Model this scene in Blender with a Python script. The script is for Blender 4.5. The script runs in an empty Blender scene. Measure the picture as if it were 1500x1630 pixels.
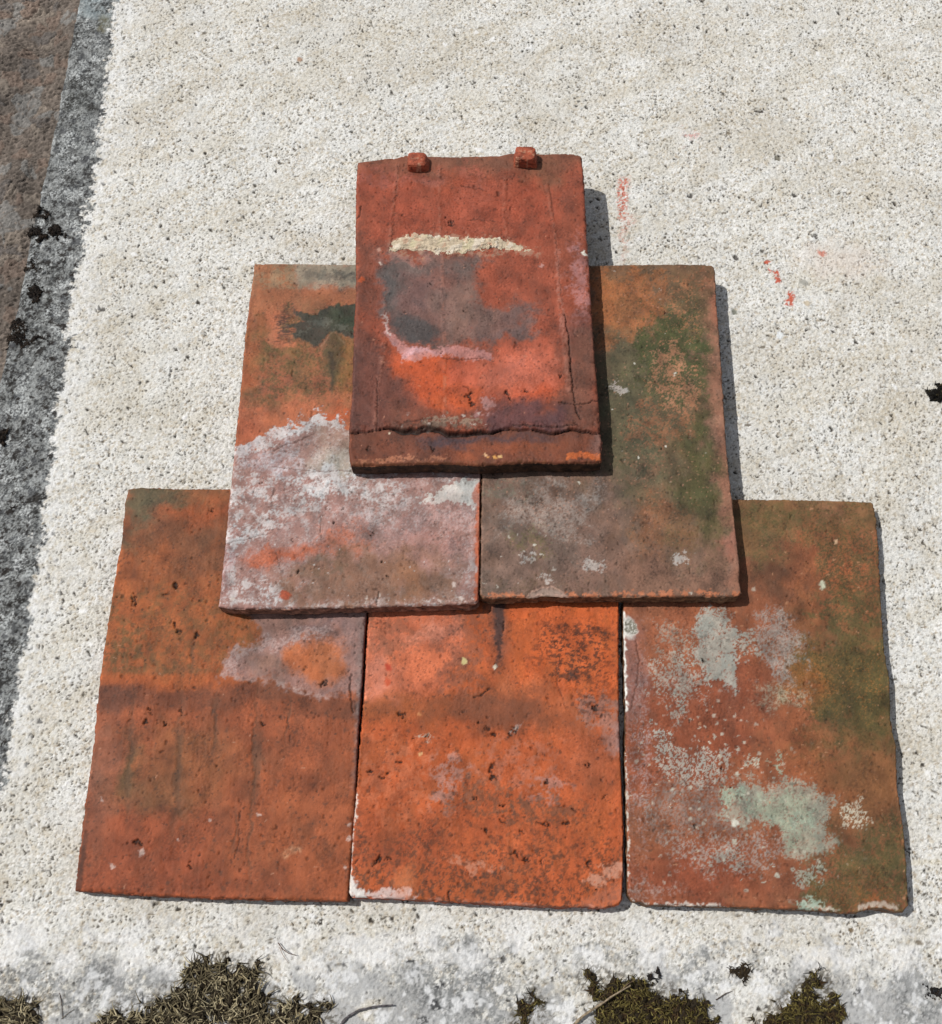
import bpy, math
import numpy as np

# ------------------------------------------------------------------ camera, sky, sun, exposure
S = 0.001                                   # the script works in millimetres
F_PX, PITCH, ROLL, YAW, CAM_H = 1763.918, 0.388194, 0.0118923, 0.0183834, 705.778
scene = bpy.context.scene
def cam_rot(p, r, y):
    cp, sp, cr, sr, cy, sy = np.cos(p), np.sin(p), np.cos(r), np.sin(r), np.cos(y), np.sin(y)
    return np.array([[1,0,0],[0,cp,-sp],[0,sp,cp]]) @ np.array([[cy,0,sy],[0,1,0],[-sy,0,cy]]) @ np.array([[cr,-sr,0],[sr,cr,0],[0,0,1]])
CR = cam_rot(PITCH, ROLL, YAW)
import mathutils
cam_data = bpy.data.cameras.new('camera'); cam = bpy.data.objects.new('camera', cam_data)
scene.collection.objects.link(cam); scene.camera = cam
cam_data.sensor_fit = 'HORIZONTAL'; cam_data.sensor_width = 36.0
cam_data.lens = F_PX / 1500 * 36
cam_data.clip_start = 0.01; cam_data.clip_end = 50
mw = mathutils.Matrix(CR.tolist()).to_4x4(); mw.translation = (0, 0, CAM_H * S); cam.matrix_world = mw

SUN_X, SUN_Y = 0.62, -0.18                  # how far a shadow runs per unit of height
world = bpy.data.worlds.new('World'); scene.world = world; world.use_nodes = True
wn = world.node_tree.nodes; wl = world.node_tree.links
sky = wn.new('ShaderNodeTexSky'); sky.sky_type = 'NISHITA'; sky.sun_disc = False
elev = math.atan(1 / math.hypot(SUN_X, SUN_Y))
sky.air_density = 1.0; sky.dust_density = 1.5; sky.ozone_density = 0.0; sky.sun_elevation = elev; sky.sun_rotation = math.atan2(-SUN_X, -SUN_Y)
bg = wn.get('Background') or wn.new('ShaderNodeBackground')
hs = wn.new('ShaderNodeHueSaturation'); hs.inputs['Saturation'].default_value = 0.35
wl.new(sky.outputs[0], hs.inputs['Color']); wl.new(hs.outputs[0], bg.inputs[0]); bg.inputs[1].default_value = 0.092
sun_data = bpy.data.lights.new('sun', 'SUN'); sun_data.energy = 3.75; sun_data.angle = math.radians(0.5)
sun_data.color = (1.0, 0.968, 0.915)
sun = bpy.data.objects.new('sun', sun_data); scene.collection.objects.link(sun)
sun.rotation_euler = mathutils.Vector((-SUN_X, -SUN_Y, 1)).to_track_quat('Z', 'Y').to_euler()
scene.view_settings.view_transform = 'Standard'; scene.view_settings.look = 'None'
scene.view_settings.gamma = 1.0; scene.view_settings.use_curve_mapping = False
scene.view_settings.exposure = 0.0
scene.cycles.max_bounces = 6

KALB = 1.32                                 # sunlit picture value of a surface of albedo 1
# ------------------------------------------------------------------ plan drawing <-> millimetres
def plan(px, z):
    """point of the plan drawing (pixels of the reference frame) -> world mm on height z"""
    px = np.atleast_2d(np.asarray(px, float)); z = np.broadcast_to(z, px.shape[:1])
    d = np.stack([(px[:,0]-750)/F_PX, -(px[:,1]-815)/F_PX, -np.ones(len(px))], 1) @ CR.T
    k = (z - CAM_H) / d[:,2]
    return np.stack([d[:,0]*k, d[:,1]*k, np.array(z, float)], 1)
def unplan(X, Y, Z):
    c = np.stack([X, Y, Z-CAM_H], -1) @ CR
    return 750 + F_PX*c[...,0]/-c[...,2], 815 - F_PX*c[...,1]/-c[...,2]

# ------------------------------------------------------------------ noise
rng = np.random.default_rng(7)
def _band(n, feat):
    f = np.fft.fftfreq(n); r = np.hypot(*np.meshgrid(f, f)) * feat
    a = np.fft.ifft2(np.fft.fft2(rng.standard_normal((n, n))) * r**2 * np.exp(-(r*1.55)**2)).real
    return (a / a.std()).astype(np.float32)
NT = _band(1024, 12.0)                       # one feature = 12 texels
NN = 64; CELL = 16                           # worley table
def _worley():
    jx, jy = rng.random((NN, NN)), rng.random((NN, NN)); n = NN*CELL
    g = (np.arange(n)+.5)/CELL; X, Y = np.meshgrid(g, g); ci = (np.arange(n)//CELL)
    F1 = np.full((n, n), 9.); F2 = np.full((n, n), 9.); I = np.zeros((n, n), int)
    for dy in (-1, 0, 1):
        for dx in (-1, 0, 1):
            a, b = ci+dy, ci+dx
            am, bm = a % NN, b % NN
            cx = b[None, :] + jx[np.ix_(am, bm)]; cy = a[:, None] + jy[np.ix_(am, bm)]
            d = np.hypot(X-cx, Y-cy); idn = am[:, None]*NN + bm[None, :]
            c = d < F1
            F2 = np.where(c, F1, np.minimum(F2, d)); I = np.where(c, idn, I); F1 = np.where(c, d, F1)
    return F1.astype(np.float32), F2.astype(np.float32), I
W1, W2, WI = _worley()
RID = rng.random((NN*NN, 4)).astype(np.float32)
def _bil(T, u, v):
    n = T.shape[0]
    iu = np.floor(u).astype(np.int64); iv = np.floor(v).astype(np.int64); fu = (u-iu).astype(np.float32); fv = (v-iv).astype(np.float32)
    iu %= n; iv %= n; ju = (iu+1) % n; jv = (iv+1) % n
    return (T[iv,iu]*(1-fu)+T[iv,ju]*fu)*(1-fv) + (T[jv,iu]*(1-fu)+T[jv,ju]*fu)*fv
def _rot(x, y, seed):
    r = np.random.default_rng(seed*7919+13); a = r.random()*6.283; ox, oy = r.random(2)*900
    return x*math.cos(a)-y*math.sin(a), x*math.sin(a)+y*math.cos(a), ox, oy
def noise(x, y, scale, seed=0):
    a, b, ox, oy = _rot(x, y, seed); return _bil(NT, a*12/scale+ox, b*12/scale+oy)
def fbm(x, y, scale, seed=0, octv=4, gain=.55):
    s = 0; w = 1; t = 0
    for k in range(octv):
        s = s + w*noise(x, y, scale/2**k, seed+31*k); t += w*w; w *= gain
    return s/math.sqrt(t)
def uni(n): return 0.5*(1+np.tanh(0.8*n))
def worley(x, y, cell, seed=0):
    a, b, ox, oy = _rot(x, y, seed); u, v = a*CELL/cell+ox, b*CELL/cell+oy
    n = NN*CELL; i = WI[np.round(v).astype(int) % n, np.round(u).astype(int) % n]
    return _bil(W1, u, v)*cell, _bil(W2, u, v)*cell, RID[i]
def sst(a, b, x):
    t = np.clip((x-a)/(b-a), 0, 1); return t*t*(3-2*t)
def spots(x, y, cell, r0, r1, dens, seed=0, soft=.35):
    w = 0.22*cell*0.3
    x = x + w*noise(x, y, cell*.35, seed+5); y = y + w*noise(x, y, cell*.35, seed+6)
    f, _, r = worley(x, y, cell, seed)
    rad = r0 + (r1-r0)*r[:,0]**2
    return np.where(r[:,1] < dens, 1-sst(1-soft, 1+soft, f/rad), 0)
def lin(c):
    c = np.asarray(c, float)/255; return np.where(c <= .04045, c/12.92, ((c+.055)/1.055)**2.4)

# ------------------------------------------------------------------ a paint layer stack on plan coordinates
class Paint:
    """X,Y: plan-drawing coordinates of the vertices; x,y: millimetres on the surface"""
    def __init__(s, X, Y, x, y, base, seed=0):
        s.X, s.Y, s.x, s.y, s.seed = X, Y, x, y, seed; s.soft_k = 1.0
        s.c = np.tile(lin(base), (len(X), 1)); s.h = np.zeros(len(X))
        s.wx = fbm(x, y, 22, seed+1, 5, .6); s.wy = fbm(x, y, 22, seed+2, 5, .6)
        s.fx = fbm(x, y, 5, seed+3, 3, .7); s.fy = fbm(x, y, 5, seed+4, 3, .7)
        s.nb = uni(fbm(x, y, 9, seed+5, 5, .75)); s.nf = uni(fbm(x, y, 2.2, seed+6, 3, .8))
    def lay(s, col, m, a=1.0):
        m = np.clip(m*a, 0, 1)[:, None]; s.c = s.c*(1-m) + lin(col)*m
    def blob(s, cx, cy, rx, ry, ang=0, soft=.6, warp=6, fine=1.5):
        X = s.X + warp*s.wx + fine*s.fx - cx; Y = s.Y + warp*s.wy + fine*s.fy - cy
        a = math.radians(ang); c, n = math.cos(a), math.sin(a)
        d = np.hypot((X*c+Y*n)/rx, (-X*n+Y*c)/ry)
        if s.soft_k > 1 and soft > .45: soft = min(.95, soft*1.35)
        return 1 - sst(1-soft, 1+soft, d)
    def poly(s, pts, soft=6, warp=4, fine=1.5):
        P = np.array(pts, float); m = np.zeros(len(s.X)); pad = soft*4+warp*3+fine*3+2
        k = np.where((s.X > P[:,0].min()-pad) & (s.X < P[:,0].max()+pad) & (s.Y > P[:,1].min()-pad) & (s.Y < P[:,1].max()+pad))[0]
        if len(k) == 0: return m
        if soft > 3: soft = soft*s.soft_k
        X = (s.X + warp*s.wx + fine*s.fx)[k]; Y = (s.Y + warp*s.wy + fine*s.fy)[k]
        m[k] = sst(-soft, soft, sdf(X, Y, P)); return m
    def line(s, pts, w, warp=0, fine=0):
        P = np.array(pts, float); d = np.full(len(s.X), 1e9); pad = w*3+warp*3+fine*3+4
        k = np.where((s.X > P[:,0].min()-pad) & (s.X < P[:,0].max()+pad) & (s.Y > P[:,1].min()-pad) & (s.Y < P[:,1].max()+pad))[0]
        if len(k) == 0: return d*0
        X = (s.X + warp*s.wx + fine*s.fx)[k]; Y = (s.Y + warp*s.wy + fine*s.fy)[k]
        d[k] = seg_dist(X, Y, P); return 1-sst(w*.4, w*1.3, d)
    def mottle(s, m, n=None, w=.1):
        n = s.nb if n is None else n
        m = np.asarray(m, float); return sst(-w, w, m - n*1.02)*np.clip(m*3.5-.25, 0, 1)
def seg_dist(X, Y, P):
    d = np.full(len(X), 1e9)
    for (x0, y0), (x1, y1) in zip(P[:-1], P[1:]):
        ex, ey = x1-x0, y1-y0; t = np.clip(((X-x0)*ex+(Y-y0)*ey)/(ex*ex+ey*ey+1e-9), 0, 1)
        d = np.minimum(d, np.hypot(X-x0-t*ex, Y-y0-t*ey))
    return d
def sdf(X, Y, P):
    Q = np.vstack([P, P[:1]]); d = seg_dist(X, Y, Q); ins = np.zeros(len(X), bool)
    for (x0, y0), (x1, y1) in zip(Q[:-1], Q[1:]):
        if y0 == y1: continue
        c = ((y0 > Y) != (y1 > Y)) & (X < (x1-x0)*(Y-y0)/(y1-y0)+x0); ins ^= c
    return np.where(ins, d, -d)

# ------------------------------------------------------------------ mesh and object helpers
def make_mesh(name, V, quads, extra=(), col=None):
    """V in mm (world); quads (n,4) int array or (n,3); extra: list of ngons"""
    me = bpy.data.meshes.new(name); V = np.asarray(V, np.float32)*S
    me.vertices.add(len(V)); me.vertices.foreach_set('co', V.ravel())
    k = quads.shape[1]; idx = quads.ravel(); st = np.arange(len(quads))*k
    for e in extra:
        st = np.append(st, len(idx)); idx = np.append(idx, np.asarray(e))
    me.loops.add(len(idx)); me.loops.foreach_set('vertex_index', idx.astype(np.int32))
    me.polygons.add(len(st)); me.polygons.foreach_set('loop_start', st.astype(np.int32))
    me.update(calc_edges=True)
    if col is not None:
        a = me.color_attributes.new('Col', 'FLOAT_COLOR', 'POINT')
        c = np.ones((len(V), 4), np.float32); c[:, :3] = np.clip(col/KALB, 0, .9); a.data.foreach_set('color', c.ravel())
    me.shade_smooth()
    return me
def link(name, me, mat, parent=None, origin=None):
    o = bpy.data.objects.new(name, me); scene.collection.objects.link(o)
    if mat: me.materials.append(mat)
    if origin is not None:                    # move the origin to the thing's base
        off = np.asarray(origin)*S; n = len(me.vertices); c = np.empty(n*3, np.float32)
        me.vertices.foreach_get('co', c); c = c.reshape(-1, 3)-off.astype(np.float32); me.vertices.foreach_set('co', c.ravel()); me.update()
        if parent is None: o.location = off
    if parent: o.parent = parent
    return o
def tag(o, label=None, cat=None, group=None, kind=None):
    for k, v in (('label', label), ('category', cat), ('group', group), ('kind', kind)):
        if v: o[k] = v
    return o
def grid_faces(n, m, off=0):
    i = np.arange(n*m).reshape(n, m)+off
    return np.stack([i[:-1,:-1], i[:-1,1:], i[1:,1:], i[1:,:-1]], -1).reshape(-1, 4)

def col_material(name, rough, grain_scale, grain_amt, bump, bump_scale, spec=.35, fine2=0.0):
    m = bpy.data.materials.new(name); m.use_nodes = True; nt = m.node_tree; N = nt.nodes; L = nt.links
    b = N['Principled BSDF']; at = N.new('ShaderNodeAttribute'); at.attribute_name = 'Col'
    tc = N.new('ShaderNodeTexCoord')
    n1 = N.new('ShaderNodeTexNoise'); n1.inputs['Scale'].default_value = grain_scale; n1.inputs['Detail'].default_value = 4; n1.inputs['Roughness'].default_value = .7
    L.new(tc.outputs['Object'], n1.inputs['Vector'])
    mr = N.new('ShaderNodeMapRange'); mr.inputs['From Min'].default_value = .25; mr.inputs['From Max'].default_value = .75
    mr.inputs['To Min'].default_value = 1-grain_amt; mr.inputs['To Max'].default_value = 1+grain_amt
    L.new(n1.outputs['Fac'], mr.inputs['Value'])
    mx = N.new('ShaderNodeVectorMath'); mx.operation = 'SCALE'
    L.new(at.outputs['Color'], mx.inputs[0]); L.new(mr.outputs[0], mx.inputs['Scale'])
    L.new(mx.outputs[0], b.inputs['Base Color'])
    n2 = N.new('ShaderNodeTexNoise'); n2.inputs['Scale'].default_value = bump_scale; n2.inputs['Detail'].default_value = 5; n2.inputs['Roughness'].default_value = .65
    L.new(tc.outputs['Object'], n2.inputs['Vector'])
    bp = N.new('ShaderNodeBump'); bp.inputs['Strength'].default_value = 1; bp.inputs['Distance'].default_value = bump*S
    L.new(n2.outputs['Fac'], bp.inputs['Height']); L.new(bp.outputs[0], b.inputs['Normal'])
    b.inputs['Roughness'].default_value = rough; b.inputs['Specular IOR Level'].default_value = spec
    return m
M_TILE = col_material('fired_clay', .70, 1300, .13, .20, 900, .28)
M_SLAB = col_material('exposed_aggregate_concrete', .9, 1100, .12, .5, 1000, .25)
M_GROUND = col_material('worn_path_surface', .9, 260, .22, 1.2, 170, .2)
M_MORTAR = col_material('lime_mortar', .95, 900, .15, .2, 700, .15)
M_MOSS = col_material('dry_moss', .8, 500, .25, .1, 900, .2)
M_TWIG = col_material('twig_bark', .85, 900, .25, .2, 900, .2)

# ------------------------------------------------------------------ the setting: lower ground and concrete slab
# lower ground to the left of the slab
GZ = -55.0
def axis(lo, hi, step, far0, far1):
    a = list(np.arange(lo, hi+step*.5, step)); st = step
    while a[-1] < far1: st = min(st*1.25, 150); a.append(a[-1]+st)
    st = step
    b = [a[0]]
    while b[-1] > far0: st = min(st*1.25, 150); b.append(b[-1]-st)
    return np.array(b[::-1][:-1]+a)
gx = axis(-620, -290, .8, -3000, 3000); gy = axis(150, 950, .8, -2500, 4000)
X, Y = np.meshgrid(gx, gy); x, y = X.ravel(), Y.ravel()
f1, f2, r = worley(x+2*noise(x, y, 12, 41), y+2*noise(x, y, 12, 42), 13, 43)
edge = sst(.2, 1.8, f2-f1); stone = sst(.5, .6, r[:,0])
n = fbm(x*.75+y*.5, (y*.75-x*.5)*1.5, 5, 44, 5, .8)
z = GZ + .42*n + 1.5*fbm(x, y, 60, 45) + stone*edge*.9
c = np.tile(lin((120, 110, 102)), (len(x), 1))*(1+.22*n[:,None])
for lo_, hi_, cc in ((.5, .66, (150, 150, 148)), (.66, .8, (140, 120, 108)), (.8, .9, (158, 146, 134)), (.9, 1.1, (112, 108, 106))):
    m = (edge*((r[:,0] > lo_) & (r[:,0] <= hi_))*.6)[:,None]; c = c*(1-m)+lin(cc)*(1+.1*n[:,None])*m
dk = sst(.62, .8, uni(fbm(x*.8+y*.6, (y*.8-x*.6)*2.6, 7, 46, 4, .7)))*sst(.35, .75, uni(fbm(x, y, 40, 40, 3))); c = c*(1-.5*dk[:,None]); z -= .8*dk
f1, f2, r = worley(x, y, 5, 47); sm = (r[:,0] > .8)*(1-sst(.7, 1.3, f1)); c = c*(1-sm[:,None]*.5)+lin((176, 160, 146))*(sm[:,None]*.5); z += sm*.4
c = c*(1+.12*fbm(x, y, 80, 48, 3)[:,None]*np.array([1, .95, .9]))
gs = np.maximum(*np.meshgrid(np.gradient(gx), np.gradient(gy))).ravel(); gf = sst(1.0, 2.5, gs)[:, None]; c = c*(1-gf)+np.median(c, 0)*gf; z = z*(1-gf[:, 0])+GZ*gf[:, 0]
me = make_mesh('ground', np.stack([x, y, z], 1), grid_faces(len(gy), len(gx)), col=np.clip(c, 0.01, 1)*.92)
tag(link('ground', me, M_GROUND), kind='structure')

# slab
EDGE = [(145,-90),(127,0),(110,83),(90,190),(68,293),(50,367),(45,397),(43,410),(22,510),(7,577),(0,606),(-40,770),(-110,1000),(-240,1400),(-330,1700)]
pe = plan(EDGE, 0); o = np.argsort(pe[:,1])
def edge_x(y):
    yy, xx = pe[o,1], pe[o,0]; e = np.interp(y, yy, xx)
    s1 = (xx[-1]-xx[-2])/(yy[-1]-yy[-2]); e = np.where(y > yy[-1], xx[-1]+s1*(y-yy[-1]), e)
    s0 = (xx[1]-xx[0])/(yy[1]-yy[0]); return np.where(y < yy[0], xx[0]+s0*(y-yy[0]), e)
y_front = plan((750, 1668), 0)[0,1]; y_top = plan((750, -25), 0)[0,1]
x_r = plan((1530, 0), 0)[0,0]
ty = np.concatenate([[0, .3, .8, 1.5, 2.3], np.arange(3, y_top-y_front+90, .62)]); ty = y_front+ty
st = .6; ty = list(ty)
while ty[-1] < 3200: st = min(st*1.3, 120); ty.append(ty[-1]+st)
ty = np.array(ty)
tt = [0, .3, .8, 1.5, 2.3] + list(np.arange(3, 850, .62)); st = .6
while tt[-1] < 2600: st = min(st*1.3, 120); tt.append(tt[-1]+st)
tt = np.array(tt)
T, Y = np.meshgrid(tt, ty); t, y = T.ravel().astype(float), Y.ravel().astype(float)
ex = edge_x(y) + .35*noise(0*y, y, 25, 50) + .15*noise(0*y, y, 5, 51)
x = ex + t
PX, PY = unplan(x, y, 0*x)
p = Paint(PX, PY, x, y, (236, 234, 227), 60)
# the exposed aggregate: pale grains of different tints in a pale matrix
f1, f2, r = worley(x+.5*noise(x, y, 2, 52), y+.5*noise(x, y, 2, 53), 2.3, 54)
g1, g2, q = worley(x+.3*noise(x, y, 1.5, 55), y+.3*noise(x, y, 1.5, 56), 1.35, 57)
gr = sst(.08, .55, f2-f1); gq = sst(.05, .3, g2-g1)
z = .19*gr*(.3+r[:,0]) + .16*gq*q[:,0] + .12*fbm(x, y, 3, 58, 3) + .5*fbm(x, y, 90, 59, 3)
def tint(col, m, a): p.lay(col, m, a)
tint((250, 249, 246), gr*(r[:,1] > .72), .65)
tint((214, 203, 184), gr*(r[:,1] < .16), .7)
tint((196, 197, 194), gr*((r[:,1] > .16) & (r[:,1] < .28)), .6)
tint((176, 160, 138), gq*(q[:,1] < .08), .75)
tint((150, 144, 136), gq*((q[:,1] > .08) & (q[:,1] < .13)), .7)
tint((255, 255, 255), gq*(q[:,1] > .9), .6)
p.c *= (1 - .10*(1-gr) - .10*(1-gq))[:,None]
# weathering in broad patches
strk = uni(fbm((x*.88+y*.48)*.35, (y*.88-x*.48)*1.6, 40, 261, 4)); tint((200, 190, 168), sst(.45, .9, strk), .26)
bro = uni(fbm(x, y, 130, 61, 3)); mid = uni(fbm(x, y, 34, 62, 4))
tint((203, 197, 184), sst(.45, .95, bro), .2)
tint((196, 184, 162), sst(.62, .95, mid)*sst(.3, .8, bro), .25)
tint((236, 238, 238), sst(.6, .95, uni(fbm(x, y, 45, 63, 4))), .3)
for (a, b, rx, ry, an) in [(460,35,60,16,-25),(300,140,90,18,-35),(250,215,60,16,-20),(1180,190,90,40,0),(1400,300,80,40,20),(1250,560,70,40,0),(1430,640,60,90,0),(700,90,120,30,-15),(1050,60,90,30,10)]:
    tint((190, 178, 156), p.blob(a, b, rx, ry, an, .8, 10)*uni(p.fx+.3), .5)
# pits
pit = np.maximum(spots(x+.25*y, y*.8, 1.9, .22, .56, .62, 64, .5), spots(x*.9, y-.3*x, 3.6, .35, .9, .45, 164, .4)); pitb = np.maximum(spots(x+.3*y, y*.75, 7, .4, 1.0, .5, 65, .35), spots(x, y*.8, 24, .8, 1.4, .25, 165, .3))
patchy = sst(.25, .75, uni(fbm(x, y, 30, 66, 3)))
pit = pit*(.5+.5*patchy)
z -= .55*pit + 1.1*pitb
tint((78, 70, 57), pit, .92); tint((52, 45, 37), pitb, .95); p.c *= (1+.07*fbm(x, y, 1.3, 166, 2))[:,None]
cr = spots(x*.55+y*.25, y*.9-x*.2, 7, .35, .8, .35, 67, .4); tint((105, 94, 76), cr, .8); z -= .5*cr
big = spots(x, y, 38, 1.0, 2.2, .16, 68, .3); tint((160, 148, 132), big, .7)
wp = spots(x, y, 17, .8, 1.9, .3, 69, .4); tint((250, 250, 250), wp, .8); z += .2*wp
# particular stones and marks
for (a, b, rr, cc) in [(281,66,4.5,(80,70,60)),(478,95,4.5,(170,135,110)),(220,195,3.5,(60,55,50)),(312,219,3.5,(50,45,40)),(164,292,4,(60,55,50)),(404,293,4,(60,55,45)),(1100,313,5,(70,65,60)),(1264,312,5,(60,55,50)),(1238,252,5,(110,105,90)),(1172,409,6,(75,70,65)),(1280,450,7,(165,163,155)),(1214,397,5,(70,65,55)),(1300,375,3.5,(45,40,35)),(1169,497,5,(120,122,110)),(1243,533,6,(240,244,246)),(1285,484,5,(205,190,165)),(560,1450,5,(80,70,55)),(660,1448,3,(50,45,40)),(1464,1501,6,(130,120,105)),(1275,1543,8,(165,160,150)),(262,1565,7,(60,58,45)),(1356,1480,5,(110,90,60)),(13,1435,5,(70,60,50)),(0,1360,5,(25,22,20)),(1,1440,5,(40,35,30)),(1448,1352,4,(60,55,50)),(1242,748,3,(50,45,40))]:
    rr *= .72 if sum(cc) < 300 else 1
    m = p.blob(a, b, rr, rr*.75, 30, .25, .6, .8); tint(cc, m, .9); z += np.where(sum(cc) > 400, .3, -.9)*m
# brick-dust scrapes
red = (205, 92, 62)
sp_ = sst(.25, .6, uni(fbm(x, y, 2.5, 70, 3)))
tint(red, p.poly([(985,285),(1000,284),(999,318),(995,352),(985,350),(983,320)], 5, 1, 2)*sp_, .8)
tint((215, 150, 130), p.blob(993, 372, 9, 35, 0, .7)*sp_, .5)
tint((215, 150, 145), p.blob(1107, 218, 18, 9, 0, .7)*sp_, .75)
for a, b, rx, ry, an in [(1222,416,5,4,0),(1226,428,5,2,40),(1238,433,5,4,40),(1241,446,7,4,65),(1258,466,4,5,80),(1257,482,9,5,-30),(1262,473,4,5,60),(1309,404,6,5,30)]:
    tint((200, 90, 62), p.blob(a, b, rx, ry, an, .3, 1, 1.5)*sst(.1, .3, uni(p.fx)), .95)
tint((225, 205, 190), p.blob(1335, 415, 60, 25, 10, .8), .35)
# pale weather ring and the old dark lichen margin along the left edge
BAND = [(300,-90),(190,-60),(183,20),(174,60),(174,80),(165,150),(158,200),(150,260),(141,330),(130,395),(117,430),(116,475),(110,540),(103,590),(95,620),(90,650),(84,700),(78,760),(70,800),(63,860),(58,900),(50,950),(44,990),(38,1030),(24,1085),(23,1110),(15,1174),(12,1228),(-10,1262),(-400,1300),(-400,-90)]
near = p.poly([(a+34, b) for a, b in BAND], 26, 4, 3); tint((246, 247, 247), near*sst(.2, .8, uni(fbm(x, y, 7, 71, 4))), .55)
band = p.poly(BAND, 2.6, 4.5, 3.6)
dirt = fbm(x, y, 16, 72, 5, .75); du = uni(dirt); df = uni(fbm(x, y, 4, 73, 4, .8))
tint((144, 147, 147), band, .93)
grit = uni(fbm(x, y, 1.8, 75, 2, .8)); p.c *= (1 + band*(.5*(df-.5)+.45*(grit-.5)))[:,None]
tint((70, 72, 74), band*sst(.36, .6, du)*sst(.1, .6, df), .85); tint((52, 52, 52), band*sst(.55, .8, uni(fbm(x, y, 6, 176, 4, .8)))*sst(.3, .6, grit), .8)
lich = spots(x, y, 9, 1.6, 4.2, .45, 74, .15); tint((72, 74, 78), band*lich, .7)
tint((228, 232, 232), band*sst(.68, .9, uni(fbm(x, y, 20, 76, 5, .75)))*sst(.35, .6, grit), .7)
tint((40, 34, 30), band*sst(.76, .88, uni(fbm(x, y, 9, 77, 4, .7)))*sst(200, 420, PY), .9)
tint((58, 60, 56), band*p.blob(130, 155, 22, 24, 0, .8, 8), .6); tint((60, 62, 58), band*p.blob(62, 505, 20, 60, 20, .8, 8)*sst(.3, .6, df), .6)
tint((108, 104, 84), band*p.blob(166, 34, 10, 14, 30, .4, 3), .9); tint((176, 190, 194), band*p.blob(150, 15, 40, 16, 0, .6), .45)
pb = sst(.6, .78, uni(fbm(x, y, 26, 276, 5, .8)))*sst(.2, .5, df); tint((44, 42, 40), band*pb, .8); tint((176, 180, 180), band*sst(.62, .8, uni(fbm(x, y, 14, 277, 5, .8)))*sst(.3, .5, grit), .6)
z += band*(.5*dirt*.5 + .5*(df-.5) + .4*(grit-.5))
# grubby strip at the front
fr = sst(1490, 1590, PY + 30*p.wy + 12*p.fy)
tint((176, 177, 178), fr*sst(.22, .6, uni(fbm(x, y, 50, 78, 4, .7))), .8)
for a, b, rx, ry in [(70,1560,110,40),(190,1590,120,34),(720,1555,110,45),(770,1600,100,40),(1110,1550,90,30),(1290,1560,70,30),(950,1530,70,16),(1470,1590,60,50)]:
    m = p.blob(a, b, rx, ry, 0, .8, 16, 3); tint((128, 130, 130), m*sst(.2, .7, df), .75); tint((80, 80, 80), m*sst(.6, .85, du)*sst(.3, .7, grit), .6)
tint((240, 241, 242), fr*sst(.7, .9, uni(fbm(x, y, 22, 79, 4, .75))), .7)
for a, b, rr in [(700,1568,8),(692,1600,9),(672,1625,9),(803,1528,6),(887,1546,4),(908,1552,3),(998,1517,4),(936,1530,4),(652,1530,5),(1222,1602,5),(1365,1577,6)]:
    tint((55, 55, 58), p.blob(a, b, rr, rr*.9, 0, .4, 2, 2)*sst(.2, .5, df), .85)
tint((248, 248, 248), sst(1440, 1500, PY)*(1-sst(1530, 1570, PY))*sst(.45, .8, uni(fbm(x, y, 26, 80, 4))), .5)
tint((245, 246, 248), p.blob(1230, 1420, 260, 14, 3, .6)*0, 0)
tint((235, 225, 200), p.poly([(1440,1371),(1540,1366),(1540,1374),(1440,1378)], 2, .5, .5), .4)
for PO in ([(150,1640),(180,1606),(280,1570),(310,1526),(420,1530),(450,1590),(540,1584),(540,1700),(150,1700)], [(-60,1584),(70,1590),(76,1700),(-60,1700)], [(920,1536),(1010,1555),(1130,1590),(1155,1700),(935,1700),(935,1590)], [(1185,1640),(1250,1580),(1300,1535),(1330,1580),(1360,1700),(1185,1700)], [(805,1640),(850,1572),(868,1570),(850,1700),(805,1700)]):
    m = p.poly(PO, 8, 7, 4); tint((92, 84, 70), m*sst(.25, .75, df), .8)
# round the slab's edges over
def rnd(d, R): return R-np.sqrt(np.maximum(0, R*R-np.maximum(0, R-d)**2))
gf = sst(1.0, 2.5, np.maximum(*np.meshgrid(np.where(tt < 5, .6, np.gradient(tt)), np.where(ty < y_front+5, .6, np.gradient(ty)))).ravel())[:, None]; p.c = p.c*(1-gf)+(np.median(p.c[band < .1], 0)*(1-band[:, None]*.55))*gf; z = z*(1-gf[:, 0])
z = z - rnd(t, 2.4) - rnd(y-y_front, 2.4)
n, m = len(ty), len(tt)
V = np.stack([x, y, z], 1); C = p.c
per = np.concatenate([np.arange(n-1, -1, -1)*m, np.arange(1, m)])         # left edge (far to near), then front edge
rows = [per]; q = len(V); Vs = [V]; Cs = [C]
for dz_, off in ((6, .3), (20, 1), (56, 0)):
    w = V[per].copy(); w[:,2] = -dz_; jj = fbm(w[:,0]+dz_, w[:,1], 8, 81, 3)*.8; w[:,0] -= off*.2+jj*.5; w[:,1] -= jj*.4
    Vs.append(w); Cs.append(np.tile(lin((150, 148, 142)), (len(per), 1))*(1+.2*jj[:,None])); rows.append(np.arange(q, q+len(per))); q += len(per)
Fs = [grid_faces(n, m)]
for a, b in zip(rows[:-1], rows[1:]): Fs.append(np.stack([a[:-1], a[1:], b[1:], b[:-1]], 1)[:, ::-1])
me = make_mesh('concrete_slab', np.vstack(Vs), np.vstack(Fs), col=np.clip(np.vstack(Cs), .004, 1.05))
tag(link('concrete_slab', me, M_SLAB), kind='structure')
slab_v = None

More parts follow.
